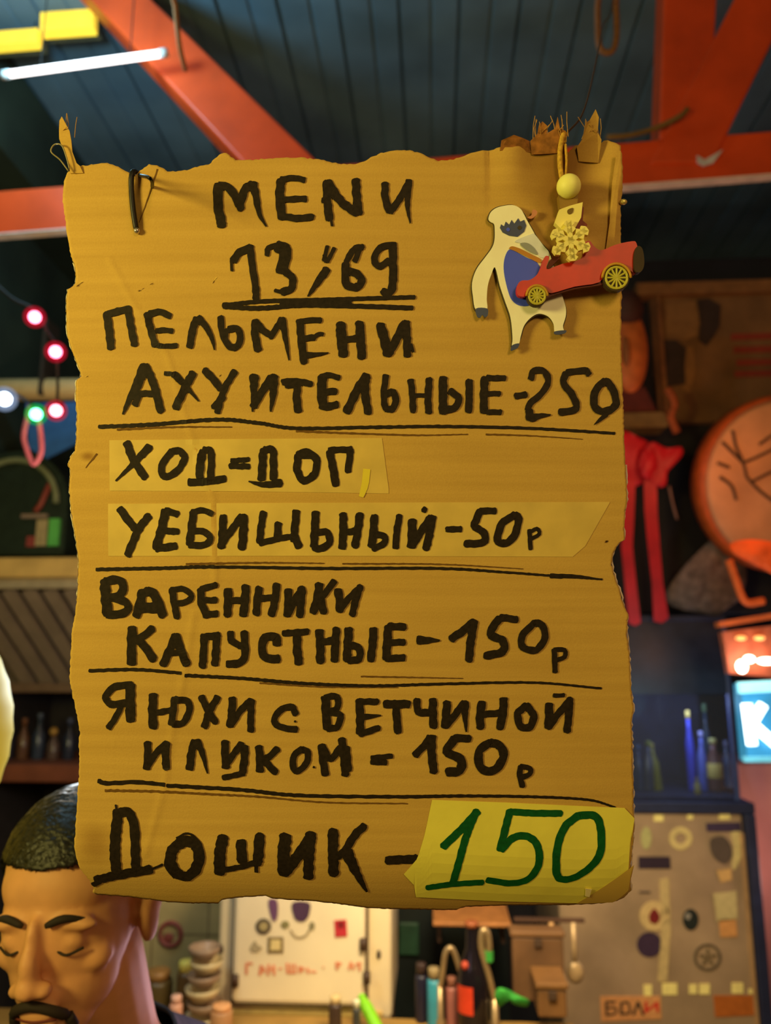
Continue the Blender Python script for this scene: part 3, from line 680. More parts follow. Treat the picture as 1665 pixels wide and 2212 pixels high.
def wheel(cx, cy, r, z):
    rim_ = [(cx + r * 1.25 * math.cos(a), cy + r * 1.25 * math.sin(a)) for a in [k * math.pi / 10 for k in range(20)]]
    tyre = cut('wheel', rim_, z, .005, m_tyre, car, False)
    ctr = BM @ BL(*K3(cx, cy), ZB + z + .0054)
    sp = []
    for k in range(12):
        a = k * math.pi / 6
        q = BM @ BL(*K3(cx + r * .96 * math.cos(a), cy + r * .96 * math.sin(a)), ZB + z + .0054)
        sp.append(tubeg([ctr, q], .0007, 6))
    ring_ = [BM @ BL(*K3(cx + r * math.cos(a), cy + r * math.sin(a)), ZB + z + .0054) for a in [k * math.pi / 12 for k in range(25)]]
    mk('hub', *merge(tubeg(ring_, .0009, 6), *sp), m_hub, tyre)
    arc = [BM @ BL(*K3(cx + r * 1.32 * math.cos(a), cy + r * 1.32 * math.sin(a)), ZB + z + .0054) for a in [math.pi * (1.0 + k / 14) for k in range(15)]]
    mk('fender', *tubeg(arc, .0010, 6), mat('amber_fender', (200, 150, 40), .5), car, True)
wheel(668, 1005, 58, .0075); wheel(1250, 872, 78, .0075)
m_yel = mat('pale_yellow_wood', (250, 236, 140), .6, var=.08)
sn = thing('snowflake_clip', B(*K3(905, 760), .012), 'pale yellow wooden snowflake clothes peg overlapping the red toy car', 'ornament', None, ROT)
cut('peg', [(832,372),(905,345),(1002,318),(990,430),(940,520),(850,520),(798,470)], .008, .005, m_yel, sn, False)
cut('peg_jaw', [(1000,330),(1018,345),(1010,440),(1045,470),(1010,560),(960,500)], .006, .004, mat('red_brown_peg', (128, 50, 26), .6), sn, False)
cut('peg_hole', [(892,375),(930,362),(928,395),(905,408),(890,398)], .0131, .0003, mat('dark_hole', (120, 96, 34), .7), sn)
fl_ = []
c0 = Vector((905, 612))
def kp(v, z): return BM @ BL(*K3(v.x, v.y), ZB + z)
def bar(a, b, wd):
    d = (b - a).normalized(); nrm = Vector((-d.y, d.x)) * wd / 2
    return prism([kp(a - nrm, .0132), kp(b - nrm, .0132), kp(b + nrm, .0132), kp(a + nrm, .0132)], BM.to_3x3() @ Vector((0, 0, .0035)))
for k in range(6):
    a = k * math.pi / 3 + .42; d = Vector((math.cos(a), math.sin(a)))
    tip = c0 + d * 150; fl_.append(bar(c0, tip, 36))
    for rr_, ln in ((62, 48), (108, 42)):
        for sgn in (-1, 1):
            e = Vector((math.cos(a + sgn * .85), math.sin(a + sgn * .85)))
            fl_.append(bar(c0 + d * rr_, c0 + d * rr_ + e * ln, 32))
mk('snowflake', *merge(*fl_), m_yel, sn)
gb = mk('ball', *ball(B(*K3(912, 180), .008), .0083, 28, 18, 1, 1, 1), mat('bright_yellow_ball', (255, 250, 150), .5, var=.04), None, True)
bp_ = thing('ball_pin', B(*K3(912, 300), .002), 'bright yellow round ball peg above the snowflake', 'ornament', None, ROT)
bpy.data.objects.remove(gb)
mk('ball', *ball(B(*K3(912, 180), .0095), .0083, 28, 18), MATS['bright_yellow_ball'], bp_, True)
cut('peg_stem', [(840,240),(985,240),(975,330),(930,345),(850,340)], .001, .006, mat('tan_peg', (150, 118, 48), .7), bp_, False)
tag(mk('metal_pin', *ball(B(1349, 432, .001), .0020, rx=1.4), mat('pin_brass', (220, 200, 120), .3, .5), smooth=True), 'tiny brass pin poking out of the right edge of the cardboard', 'pin')

# ================================================================== LEFT BACKGROUND
YS = 2.25
# string lights
m_wire = mat('string_wire', (24, 20, 18), .6)
wp = [(-60,560),(20,640),(75,670),(105,720),(120,745),(124,800),(122,872),(100,880),(78,880),(30,850),(-60,830)]
tag(mk('light_string_wire', *tubeg(crom([at(x, y, 1.72) for x, y in wp], 6), .0035, 6), m_wire, smooth=True), 'dark wire carrying the little coloured bulbs at the left edge', 'wire')
def bulb(x, y, rgb, lab, core=(255,255,255), r=.0205, cs=22):
    c = at(x, y, 1.70)
    t = thing('string_bulb', c, lab, 'light bulb', 'small bulbs of the light string at left')
    mk('core', *ball(c, r * .60, 16, 10), mat('core_%d_%d_%d' % rgb, rgb, emit=cs, ecol=tuple(int(90 + v * .65) for v in rgb)), t, True)
    mk('halo_shell', *ball(c, r * 1.10, 20, 12), bulb_halo_shell('halo_shell_%d_%d' % (x, y), rgb, .55), t, True)  # translucent glowing sphere added as the coloured halo around the core
    mk('socket', *lathe([(.006, 0), (.006, .014), (.004, .02)], c + Vector((0, .022, .006)), 10), m_wire, t, True)
bulb(75, 685, (255, 20, 60), 'red glowing bulb, uppermost at the left edge')
bulb(120, 760, (255, 20, 60), 'red glowing bulb close to the torn edge, second from the top')
bulb(121, 887, (255, 30, 50), 'red glowing bulb beside the green one')
bulb(78, 895, (0, 235, 90), 'green glowing bulb above the pink ribbon loop')
bulb(10, 862, (190, 215, 255), 'bluish white glowing bulb at the left edge of the picture', r=.024, cs=12)
# pale lit ledge above
ld = thing('duct', P(60, 870, YS), 'pale beige duct along the wall behind the coloured bulbs', 'duct')
a, b = P(-250, 845, YS), P(520, 838, YS)
mk('pipe', *tubeg([a, b], .034, 20), mat('beige_duct', (214, 178, 120), .5, var=.1), ld, True)
mk('hanger', *boxg(P(100,845,YS).x - .006, P(100,845,YS).x + .006, YS - .04, YS + .04, P(100,860,YS).z - .0, P(100,700,YS).z), mat('dark_strap', (52, 40, 28)), ld)
# blue pennant
fpts = [P(56, 872, 2.24), P(200, 866, 2.24), P(190, 945, 2.24), P(100, 990, 2.24), P(62, 968, 2.24)]
tag(mk('blue_cloth', *prism(fpts, (0, .006, 0)), mat('blue_cloth', (50, 104, 176), .8, var=.15)), 'blue cloth pennant behind the pink ribbon loop at left', 'cloth')
tag(mk('ribbon_loop', *tubeg(crom([at(66, 876, 1.72), at(52, 935, 1.72), at(56, 965, 1.72), at(72, 1002, 1.72), at(88, 980, 1.72), at(89, 950, 1.72), at(80, 880, 1.72)], 6), .006, 8), mat('pink_ribbon', (156, 72, 88), .7), smooth=True), 'pink ribbon loop hanging below the green bulb', 'ribbon')
# arched cabinet with coloured window
Yj = 2.3
arch = [P(150, 1200, Yj), P(-160, 1200, Yj)]
c = P(30, 1090, Yj); rad = .17
jx = thing('jukebox', P(30, 1200, Yj), 'dark arched jukebox with coloured strips standing on the shelf at left', 'jukebox')
pts = [Vector((c.x - rad, Yj, P(0,1200,Yj).z))] + [Vector((c.x - rad * math.cos(k * math.pi / 18), Yj, c.z + rad * math.sin(k * math.pi / 18))) for k in range(19)] + [Vector((c.x + rad, Yj, P(0,1200,Yj).z))]
mk('body', *prism(pts, (0, .2, 0)), mat('dark_green_lacquer', (38, 50, 40), .4, var=.2), jx)
arc = [Vector((c.x - rad * .82 * math.cos(k * math.pi / 18), Yj - .012, c.z + rad * .82 * math.sin(k * math.pi / 18))) for k in range(6, 19)]
mk('trim', *tubeg(arc, .010, 8), mat('olive_trim', (128, 134, 96), .5), jx, True)
mk('trim', *tubeg([P(108,1045,Yj-.01), P(88,1090,Yj-.01), P(76,1105,Yj-.01)], .009, 8), mat('brick_strip', (150, 70, 56), .6), jx, True)
for (x0, y0, x1, y1, rgb, nm) in ((108,1122,128,1180,(96,190,92),'green_strip'),(84,1124,106,1180,(176,158,116),'beige_strip'),(62,1160,78,1182,(150,66,62),'red_strip'),(50,1112,104,1120,(150,128,112),'rail')):
    p, q = P(x0, y0, Yj), P(x1, y1, Yj)
    mk(nm, *boxg(p.x, q.x, Yj - .012, Yj, q.z, p.z), mat(nm, rgb, .5), jx)
# shelf canopy with slanted slats
cz0, cz1 = P(60, 1262, 2.2).z, P(60, 1204, 2.2).z
xe = P(520, 1230, 2.2).x
cn = thing('bar_canopy', (P(60,1300,2.2)), 'wooden bar canopy with lit front edge and sloping slats at left', 'canopy')
box('front_rail', XL + .01, xe, 2.2, 2.23, cz0 + .02, cz1, mat('honey_wood', (206, 164, 88), .5, var=.2, scale=12), cn)
box('top_board', XL + .01, xe, 2.23, 2.75, cz1 - .03, cz1, mat('honey_wood_dark', (150, 110, 60), .6, var=.2), cn)
box('lower_rail', XL + .01, xe, 2.21, 2.235, cz0 - .012, cz0 + .02, mat('pale_rail', (160, 140, 105), .6), cn)
zb_ = P(60, 1478, 2.42).z
k = 0
x = XL + .02
while x < xe - .05:
    p0 = Vector((x, 2.235, cz0 - .01)); p1 = Vector((x + .12, 2.42, zb_))
    mk('slat', *beamg(p0, p1, .040, .014, (1, 0, 0)), mat('grey_slat', (134, 116, 98), .6, var=.15, scale=20), cn); x += .062; k += 1
box('back_panel', XL + .01, xe, 2.44, 2.46, zb_ - .02, cz0, mat('canopy_dark', (112, 96, 82), .8), cn, 0)
box('bottom_rail', XL + .01, xe, 2.40, 2.45, zb_ - .025, zb_ + .004, mat('rail_brown', (112, 84, 58), .6), cn)
# dark bottle shelf under the canopy
sz = P(60, 1640, 2.5).z
sh = thing('bottle_shelf', P(60, 1680, 2.5), 'reddish brown wooden back shelf behind the barman', 'shelf')
box('board', XL + .01, xe, 2.36, 2.75, sz - .05, sz, mat('redbrown_wood', (124, 66, 40), .6, var=.3, scale=10), sh)
box('back', XL + .01, xe, 2.76, 2.78, sz - .8, zb_, mat('shelf_back', (50, 44, 44), .8), sh, 0)
box('side_post', xe - .04, xe, 2.36, 2.76, 0, zb_ - .03, MATS['shelf_back'], sh, 0)
box('side_post', XL + .01, XL + .05, 2.36, 2.76, 0, zb_ - .03, MATS['shelf_back'], sh, 0)
bc = [((60,54,62),'dark glass bottle on the back shelf, farthest left of the row'),((96,64,44),'brown glass bottle on the back shelf, left of the round yellow cap'),((52,60,74),'slate blue bottle on the back shelf beside the brown one'),((90,70,60),'short brown bottle with a round yellow cap on the back shelf'),((44,48,60),'dark bottle on the back shelf nearest the cardboard edge')]
for i, ((rgb), lab) in enumerate(bc):
    p = P(14 + i * 33, 1640, 2.5); p.z = sz
    b_ = thing('bottle', p, lab, 'bottle', 'bottles on the back shelf at left')
    hh = (.13, .12, .135, .085, .12)[i]
    mk('glass', *lathe([(.018, 0), (.019, .004), (.019, hh * .55), (.008, hh * .75), (.007, hh)], p, 16), mat('bot%d' % i, rgb, .2, var=.1), b_, True)
    mk('cap', *(ball(p + Vector((0, -.005, hh)), .013, 14, 9) if i == 3 else lathe([(.009, hh - .012), (.009, hh + .004), (.008, hh + .005)], p, 12)), mat('cap%d' % i, [(90,70,60),(120,76,50),(80,90,110),(176,134,60),(70,80,110)][i], .4), b_, True)
# round yellow lamp at the left edge
c = at(-384, 1590, .95); rl = .95 * 372 / F
lt = thing('globe_lantern', c - Vector((0, 0, rl)), 'big round yellow lantern just cut by the left edge of the picture', 'lantern')
pf = [(rl * math.sin(math.pi * i / 40) * (1 + .004 * math.cos(i * math.pi)) + .001, -rl * .98 * math.cos(math.pi * i / 40)) for i in range(41)]
mk('globe', *lathe(pf, c, 64), mat('lantern_paper', (226, 204, 70), .7, var=.04, emit=.30, ecol=(235, 205, 50)), lt, True)
mk('top_ring', *lathe([(.05, rl * .97), (.05, rl), (.02, rl + .01)], c, 24), m_wire, lt, True)
mk('cord', *tubeg([c + Vector((0, 0, rl)), Vector((c.x, c.y, ZC))], .003, 6), m_wire, lt)

# ================================================================== RIGHT BACKGROUND
Yp = 2.43
YN = 2.46
struct(box('trim_2', P(1180, 900, YN).x, XR - .002, YN, YN + .05, P(1500, 1326, 2.35).z + .01, P(1500, 560, YN).z, mat('dark_partition', (34, 30, 34), .8, var=.25, scale=5), None, 0))
def nail(px, py, d, parent):
    a = at(px, py, d); mk('nail', *tubeg([a, Vector((a.x, YN, a.z + .01))], .003, 8), mat('nail_dark', (50, 44, 40), .4, .6), parent)
# framed board on the wall
p, q = P(1402, 612, Yp), P(1900, 905, Yp)
fr = thing('picture_board', P(1600, 905, Yp), 'brown wooden picture board with dark shapes on the wall at upper right', 'picture')
mk('panel', *boxg(p.x, q.x, Yp, Yp + .028, q.z, p.z), mat('old_wood', (120, 82, 48), .7, var=.3, scale=9, bump=.3), fr)
a, b = P(1372, 618, Yp), P(1900, 640, Yp)
mk('top_frame', *boxg(a.x, b.x, Yp - .02, Yp + .028, P(1500, 640, Yp).z, P(1500, 614, Yp).z), mat('frame_wood', (136, 88, 48), .6, var=.2), fr)
a = P(1414, 640, Yp); b = P(1425, 905, Yp)
mk('side_frame', *boxg(a.x, a.x + .014, Yp - .012, Yp, b.z, a.z), MATS['frame_wood'], fr)
def decal(parent, name, pts, Y, m, th=.003): return mk(name, *prism([P(x, y, Y) for x, y in pts], (0, -th, 0)), m, parent)
m_dk = mat('dark_print', (56, 38, 34), .7, var=.25)
decal(fr, 'dark_shape', [(1505,648),(1530,645),(1556,660),(1554,705),(1540,730),(1525,748),(1508,735),(1512,700)], Yp, m_dk)
decal(fr, 'dark_shape', [(1432,735),(1460,735),(1482,752),(1478,790),(1480,830),(1440,836),(1430,800)], Yp, m_dk)
decal(fr, 'pale_shape', [(1434,660),(1500,650),(1510,690),(1505,725),(1480,735),(1440,722)], Yp, mat('tan_print', (142, 98, 56), .7), .002)
decal(fr, 'pale_shape', [(1478,752),(1496,748),(1502,800),(1488,850),(1474,840)], Yp, MATS['tan_print'], .002)
for i, (y0, x0) in enumerate(((722, 1578), (750, 1584), (778, 1590), (802, 1586))):
    decal(fr, 'red_band', [(x0, y0), (1860, y0 - 8), (1860, y0 + 6), (x0, y0 + 13)], Yp, mat('red_print', (140, 48, 30), .7))
# dark shelf/wall box under the roof at right
p, q = P(1250, 480, 2.75), P(2000, 618, 2.75)
# long wooden mask with dark cloth
def blob(px, py, d, rx, ry, rz, seg=22): 
    return ball(at(px, py, d), 1, seg, 14, rx, ry, rz)
dm = 2.36; s_ = dm / F
mk_ = thing('wooden_mask', at(1372, 910, dm), 'long orange wooden mask with dark crown half hidden behind the cardboard', 'mask')
mk('face', *blob(1355, 755, dm, 42 * s_, .05, 100 * s_), mat('orange_wood', (196, 104, 50), .5, var=.25, scale=25), mk_, True)
mk('crown', *blob(1352, 668, dm, 36 * s_, .05, 42 * s_), mat('crown_brown', (66, 34, 28), .7, var=.2), mk_, True)
mk('nose', *blob(1352, 760, dm - .045, 9 * s_, .02, 34 * s_), mat('orange_wood_pale', (152, 90, 50), .5), mk_, True)
pts = crom([at(x, y, dm) for x, y in ((1300,838),(1395,838),(1412,870),(1424,905),(1300,905))], 1, True)
mk('collar', *prism([at(x, y, dm - .03) for x, y in ((1290,836),(1392,836),(1408,868),(1424,902),(1290,902))], (0, .07, 0)), mat('wine_cloth', (86, 34, 30), .85, var=.2), mk_)
mk('band', *prism([at(x, y, dm - .045) for x, y in ((1290,895),(1430,890),(1450,908),(1440,922),(1290,925))], (0, .08, 0)), mat('olive_band', (112, 92, 54), .8, var=.2), mk_)
mk('tassel', *tubeg(crom([at(1440,838,dm-.05), at(1456,870,dm-.05), at(1448,900,dm-.05), at(1462,935,dm-.05)], 5), .012, 8), mat('orange_tassel', (150, 76, 38), .8, var=.3, scale=60), mk_, True)
nail(1352, 680, dm, mk_)
# red bow with two hanging ribbons
m_bow = mat('red_satin', (186, 26, 40), .45, var=.2, scale=14)
db = 2.26
bw = thing('ribbon_bow', at(1410, 1340, db), 'bright red satin bow with two long tails at the right edge of the cardboard', 'bow')
def cloth(name, outline, d, th, m, parent, puff=.0):
    q = crom([Vector((x, y)) for x, y in outline], 4, True); n = len(q)
    c = sum(q, Vector((0, 0))) / n
    V = []; Fc = []
    rings = [1.0, .8, .5, .2]
    for side in (-1, 1):
        for ri, k in enumerate(rings):
            for v in q:
                p = c + (v - c) * k
                V.append(at(p.x, p.y, d + side * (th * .3 + puff * (1 - k * k) + .004 * math.sin(p.x * .13 + p.y * .07))))
    for s in (0, 1):
        o = s * n * len(rings)
        for r_ in range(len(rings) - 1):
            for i in range(n):
                a, b = o + r_ * n + i, o + r_ * n + (i + 1) % n; Fc.append((a, b, b + n, a + n))
        Fc.append(tuple(o + (len(rings) - 1) * n + i for i in range(n)))
    o = n * len(rings)
    for i in range(n): Fc.append((i, (i + 1) % n, (i + 1) % n + o, i + o))
    return mk(name, V, Fc, m, parent, True)
cloth('loop', [(1395,965),(1412,955),(1440,968),(1470,965),(1474,982),(1456,1004),(1442,1020),(1438,1048),(1420,1052),(1400,1035),(1390,1000)], db, .006, m_bow, bw, .008)
cloth('loop', [(1320,945),(1345,930),(1380,945),(1402,960),(1400,1010),(1385,1045),(1345,1050),(1318,1010)], db + .01, .006, m_bow, bw, .008)
nail(1400, 1000, db, bw)
cloth('knot', [(1388,972),(1412,972),(1420,1005),(1408,1035),(1388,1032),(1380,1005)], db - .012, .01, m_bow, bw, .012)
for q_, dq in (([(1350,1035),(1372,1040),(1370,1100),(1366,1180),(1374,1260),(1384,1345),(1372,1352),(1358,1346),(1352,1290),(1342,1180),(1346,1100)], .006),
               ([(1390,1035),(1418,1038),(1420,1110),(1425,1180),(1432,1260),(1444,1335),(1430,1346),(1412,1342),(1408,1260),(1398,1170),(1392,1100)], .0)):
    mk('tail', *prism([at(x, y, db + dq) for x, y in q_], (0, .0025, 0)), m_bow, bw)
tag(mk('hanging_thread', *tubeg(crom([at(1445,1050,db), at(1452,1085,db), at(1462,1122,db)], 5), .004, 6), mat('grey_thread', (120, 90, 80)), smooth=True), 'short brown thread dangling beside the red bow', 'thread')
# painted hand drum
dd = 2.2; cen = at(1702, 1045, dd + .02)
axis = (CAM - cen).normalized() * .8 + Vector((.40, 0, .02)); axis.normalize()
rd_ = 2.2 * 195 / F
dr = thing('hand_drum', cen - Vector((0, 0, rd_)), 'tan hand drum with dark branch drawing and orange rim at the right edge', 'drum')
mk('rim', *lathe([(rd_ * .93, -.07), (rd_, -.068), (rd_ * 1.01, -.03), (rd_, .0), (rd_ * .965, .004)], cen, 48, axis), mat('orange_rim', (186, 84, 30), .5, var=.2), dr, True)
head = mk('drumhead', *lathe([(rd_ * .96, .003), (rd_ * .9, .010), (rd_ * .5, .014), (.001, .015)], cen, 48, axis), mat('tan_skin', (208, 150, 108), .6, var=.22, scale=9), dr, True)
qx = Vector((0, 0, 1)).rotation_difference(axis)
def dpt(u, v, z=.017): return cen + qx @ Vector((u * rd_, v * rd_, z))
nl_ = cen - axis * .05; mk('nail', *tubeg([nl_, Vector((nl_.x, YN, nl_.z))], .004, 8), MATS['nail_dark'], dr)
def drumc(x, y):                      # pixel onto the drum plane
    r = ray(x, y); t = (cen + axis * .016 - CAM).dot(axis) / r.dot(axis); return CAM + r * t
for ln in ([(1560,955),(1580,975),(1605,1000)],[(1582,930),(1590,965),(1605,1000),(1612,1030)],[(1605,1000),(1640,985),(1690,960)],[(1612,1030),(1640,1060),(1680,1090)],[(1550,1000),(1575,1010)],[(1555,1030),(1580,1050),(1590,1080)],[(1640,960),(1668,940)],[(1625,1040),(1665,1020),(1700,1010)]):
    mk('drawn_line', *tubeg(crom([drumc(x, y) for x, y in ln], 4), .0045, 6), mat('drum_ink', (88, 64, 48), .7), head)
# grey fur drape and orange lamp cloth
cloth('fur', [(1500,1200),(1560,1150),(1600,1180),(1612,1240),(1600,1290),(1570,1315),(1545,1330),(1520,1325),(1480,1318),(1445,1305),(1440,1280),(1460,1245)], 2.30, .03, mat('grey_fur', (112, 96, 90), .95, var=.4, scale=40, bump=1.0), None, .03)
nail(1560, 1190, 2.30, bpy.data.objects['fur'])
tag(bpy.data.objects['fur'], 'grey fur scarf hanging under the drum above the dark case', 'fur scarf')
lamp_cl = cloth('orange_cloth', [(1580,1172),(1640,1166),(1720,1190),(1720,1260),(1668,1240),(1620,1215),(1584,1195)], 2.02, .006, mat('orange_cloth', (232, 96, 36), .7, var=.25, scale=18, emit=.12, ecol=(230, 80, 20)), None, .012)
tag(lamp_cl, 'glowing orange cloth draped below the drum at the right edge', 'cloth')
tag(mk('orange_strap', *tubeg(crom([at(1574,1210,2.0), at(1590,1255,2.0), at(1610,1300,2.0), at(1650,1298,2.0)], 6), .010, 8), mat('orange_strap', (206, 96, 36), .7), smooth=True), 'orange strap hanging below the glowing orange cloth', 'strap')
tag(mk('wooden_rail', *beamg(at(1548,1350,2.0), at(1720,1322,2.0), .014, .03, (0,0,1)), mat('orange_rail', (196, 100, 50), .6, var=.2)), 'orange lit wooden rail above the white lamps at right', 'rail')
# small shelf lamps
dl = 1.95
mb = thing('lamp_board', at(1630, 1455, dl), 'wooden lamp board with warm glowing bulbs above the lit sign', 'lamp')
mk('board', *prism([at(x, y, dl + .03) for x, y in ((1560,1365),(1760,1340),(1760,1470),(1575,1455))], (0, .03, 0)), mat('lamp_wood', (176, 92, 60), .6, var=.25), mb)
mat('hot_bulb', (255, 236, 220), emit=14, ecol=(255, 214, 190))
for bx, by, rx, ry in ((1602, 1440, .013, .016), (1618, 1424, .013, .009), (1655, 1428, .022, .008)):
    mk('bulb', *ball(at(bx, by, dl), 1, 16, 10, rx, .012, ry), MATS['hot_bulb'], mb, True)
for bx in (1600, 1640):
    mk('bulb', *ball(at(bx, 1378, dl + .02), 1, 14, 8, .014, .008, .006), mat('dim_bulb', (255, 190, 120), emit=1.2, ecol=(255, 170, 90)), mb, True)
lamp('lamp_board_light', 'POINT', at(1640, 1400, dl - .12), 0.5, (1.0, .42, .22), .03)
# lit K sign
Yk = 2.0
sg = thing('lit_sign', P(1680, 1655, Yk), 'glowing cyan light box sign with white letter K at the right edge', 'sign')
p, q = P(1600, 1478, Yk), P(1900, 1648, Yk)
mk('case', *boxg(p.x, q.x, Yk, Yk + .05, q.z, p.z), mat('sign_face', (40, 110, 150), .4, emit=.42, ecol=(70, 165, 205)), sg)
mat('cyan_tube', (150, 235, 245), emit=.95, ecol=(150, 232, 242))
mk('frame_bar', *beamg(P(1594,1486,Yk-.012), P(1900,1470,Yk-.012), .026, .015, (0,0,1)), MATS['cyan_tube'], sg)
mk('frame_bar', *beamg(P(1606,1640,Yk-.012), P(1900,1640,Yk-.012), .012, .015, (0,0,1)), mat('cyan_tube_dim', (110, 190, 210), emit=.4, ecol=(110, 200, 220)), sg)
mat('white_neon', (255,255,255), emit=3.5, ecol=(225, 250, 255))
for ln, wd in (([(1612,1520),(1624,1610)], .020), ([(1648,1522),(1622,1565)], .019), ([(1626,1565),(1680,1612)], .019)):
    mk('letter', *tubeg([P(x, y, Yk - .015) for x, y in ln], wd / 1.6, 12), MATS['white_neon'], sg, True)
lamp('sign_glow', 'POINT', P(1600, 1560, Yk - .15), 1.0, (.35, .75, 1.0), .05)

# ------------------------------------------------------------------ steel sticker cabinet with glass case on top
YK = 2.35
cl_, cr_ = P(1205, 1900, YK), P(1614, 1900, YK)
ztop = P(1500, 1756, YK).z
m_steel = mat('brushed_steel', (176, 148, 116), .42, .25, var=.22, scale=7, bump=.1)
m_navy = mat('navy_frame', (34, 40, 66), .5, var=.2)
fg = thing('steel_cabinet', ((cl_.x + cr_.x) / 2, YK + .3, 0), 'brushed steel cabinet covered in stickers behind the lower right corner of the menu', 'cabinet')
box('body', cl_.x, cr_.x, YK, YK + .55, .06, ztop - .002, m_steel, fg, .006)
box('edge_post', cr_.x + .001, cr_.x + .030, YK - .02, YK + .55, 0, ztop, m_navy, fg, .004)
box('top_rail', cl_.x, cr_.x + .032, YK - .015, YK + .56, ztop, ztop + .03, m_navy, fg, .004)
box('edge_trim', cr_.x - .012, cr_.x - .001, YK - .008, YK + .01, .1, ztop - .05, mat('tan_trim', (196, 156, 110), .4, .4), fg, .002)
def stk(pts, rgb, name='sticker', lab=None, sm=True, th=.003, parent=None, dy=0):
    q = crom([Vector(p) for p in pts], 4, True) if sm else [Vector(p) for p in pts]
    o = mk(name, *prism([P(v.x, v.y, YK - dy) for v in q], (0, -th, 0)), mat('stk_%d_%d_%d' % rgb, rgb, .5, var=.12, scale=60), parent or fg)
    if lab: o['label'] = lab
    return o
def circ(cx, cy, rx, ry=None, n=16): 
    ry = ry or rx; return [(cx + rx * math.cos(k * 2 * math.pi / n), cy + ry * math.sin(k * 2 * math.pi / n)) for k in range(n)]
def ringp(cx, cy, r, wd, rgb, lab):
    V = []; Fc = []; n = 28
    for k in range(n):
        a = k * 2 * math.pi / n
        for rr2, yy in ((r, YK - .003), (r - wd, YK - .003), (r, YK), (r - wd, YK)): V.append(P(cx + rr2 * math.cos(a), cy + rr2 * math.sin(a), yy))
    for k in range(n):
        a, b = 4 * k, 4 * ((k + 1) % n); Fc += [(a, a + 1, b + 1, b), (a, b, b + 2, a + 2), (a + 1, a + 3, b + 3, b + 1), (a + 2, b + 2, b + 3, a + 3)]
    o = mk('sticker', V, Fc, mat('stk_%d_%d_%d' % rgb, rgb, .5, var=.12, scale=60), fg); o['label'] = lab
s1 = stk(circ(1413, 1978, 32), (206, 176, 120), lab='pale round sticker with a red drop')
stk([(1413,1962),(1424,1978),(1420,1992),(1412,1994),(1403,1990),(1402,1976)], (120, 34, 34), 'drop', parent=s1, dy=.003)
s2 = stk(circ(1491, 1986, 17, 23), (34, 40, 36), lab='black oval sticker')
stk([(1482,1972),(1492,1976),(1487,1986),(1479,1982)], (140, 132, 120), 'mark', parent=s2, dy=.003)
stk(circ(1402, 2040, 27), (62, 44, 66), lab='dark purple round sticker')
ringp(1528, 2068, 30, 6, (96, 82, 62), 'thin dark ring sticker with a leaf')
for a in range(5):
    an = a * 1.2566 - 1.57
    stk([(1528, 2068), (1528 + 12 * math.cos(an - .35), 2068 + 12 * math.sin(an - .35)), (1528 + 22 * math.cos(an), 2068 + 22 * math.sin(an)), (1528 + 12 * math.cos(an + .35), 2068 + 12 * math.sin(an + .35))], (112, 94, 66), 'leaf', sm=False)
ringp(1470, 1811, 25, 13, (208, 184, 120), 'pale ring sticker')
stk([(1524,1778),(1598,1776),(1600,1796),(1526,1796)], (62, 48, 72), lab='dark violet strip sticker, upper right', sm=False)
stk([(1378,1850),(1446,1850),(1448,1876),(1378,1876)], (48, 34, 48), lab='dark strip sticker beside the cardboard edge', sm=False)
stk([(1535,1812),(1560,1806),(1576,1822),(1580,1848),(1566,1866),(1545,1856),(1534,1835)], (86, 72, 60), lab='brown ragged sticker')
stk([(1578,1798),(1600,1798),(1602,1840),(1588,1876),(1580,1870),(1584,1830)], (206, 184, 120), lab='pale yellow curved sticker')
stk(circ(1395, 1810, 11, 24), (176, 170, 110), lab='pale oval sticker beside the patch')
stk([(1424,1900),(1444,1896),(1448,2010),(1440,2120),(1420,2120),(1428,2000)], (196, 170, 116), lab='long pale streak', sm=False)  # long pale vertical streak down the steel
stk([(1380,1925),(1404,1925),(1404,1929),(1380,1929)], (78, 66, 60), lab='small dark dash sticker', sm=False)
stk([(1540,1930),(1590,1925),(1592,1985),(1548,1990)], (190, 172, 118), lab='pale square sticker with an orange one below', sm=False)
stk([(1552,1986),(1588,1984),(1592,2022),(1556,2024)], (206, 146, 84), lab='orange beige square sticker', sm=False)
stk([(1548,1880),(1578,1876),(1580,1900),(1556,1906)], (202, 160, 96), lab='small tan sticker', sm=False)
for (x0, x1, y0, y1) in ((1390,1407,2127,2150),(1430,1462,2124,2148),(1488,1504,2126,2146),(1510,1532,2125,2147),(1580,1604,2123,2145),(1616,1630,2136,2146),(1412,1432,1760,1774),(1484,1496,1760,1770),(1552,1576,1756,1770)):
    stk([(x0,y0),(x1,y0),(x1,y1),(x0,y1)], (246, 226, 140), 'sticker', 'small bright yellow patch', False)  # small bright yellow rectangles across the cabinet front
s3 = stk([(1296,2152),(1426,2152),(1428,2200),(1298,2206)], (214, 150, 92), lab='orange label with black and red letters', sm=False)
def Pk(x, y, z): return P(x, y, YK - .0035 - z)
stx = S(1240, 1940, .25526, "22: 270 880 275 990; 20: 270 880 345 880; 18: 275 930 350 930 345 980 280 990; 24: 400 890 395 980; 20: 400 890 455 885 470 970 400 980; 22: 500 990 540 880; 22: 540 880 585 990")
mk('letters', *strokes_geo(stx, Pk, .05, z0=.0004, rnd=rr), mat('label_black', (60, 46, 34), .6), s3)
stx = S(1240, 1940, .25526, "26: 610 880 605 965; 22: 612 955 650 930 695 890; 26: 700 885 705 960")
mk('letters', *strokes_geo(stx, Pk, .05, z0=.0004, rnd=rr), mat('label_red', (206, 50, 36), .6), s3)
stk([(1540,2150),(1628,2150),(1630,2192),(1544,2196)], (176, 96, 36), lab='plain orange label', sm=False)

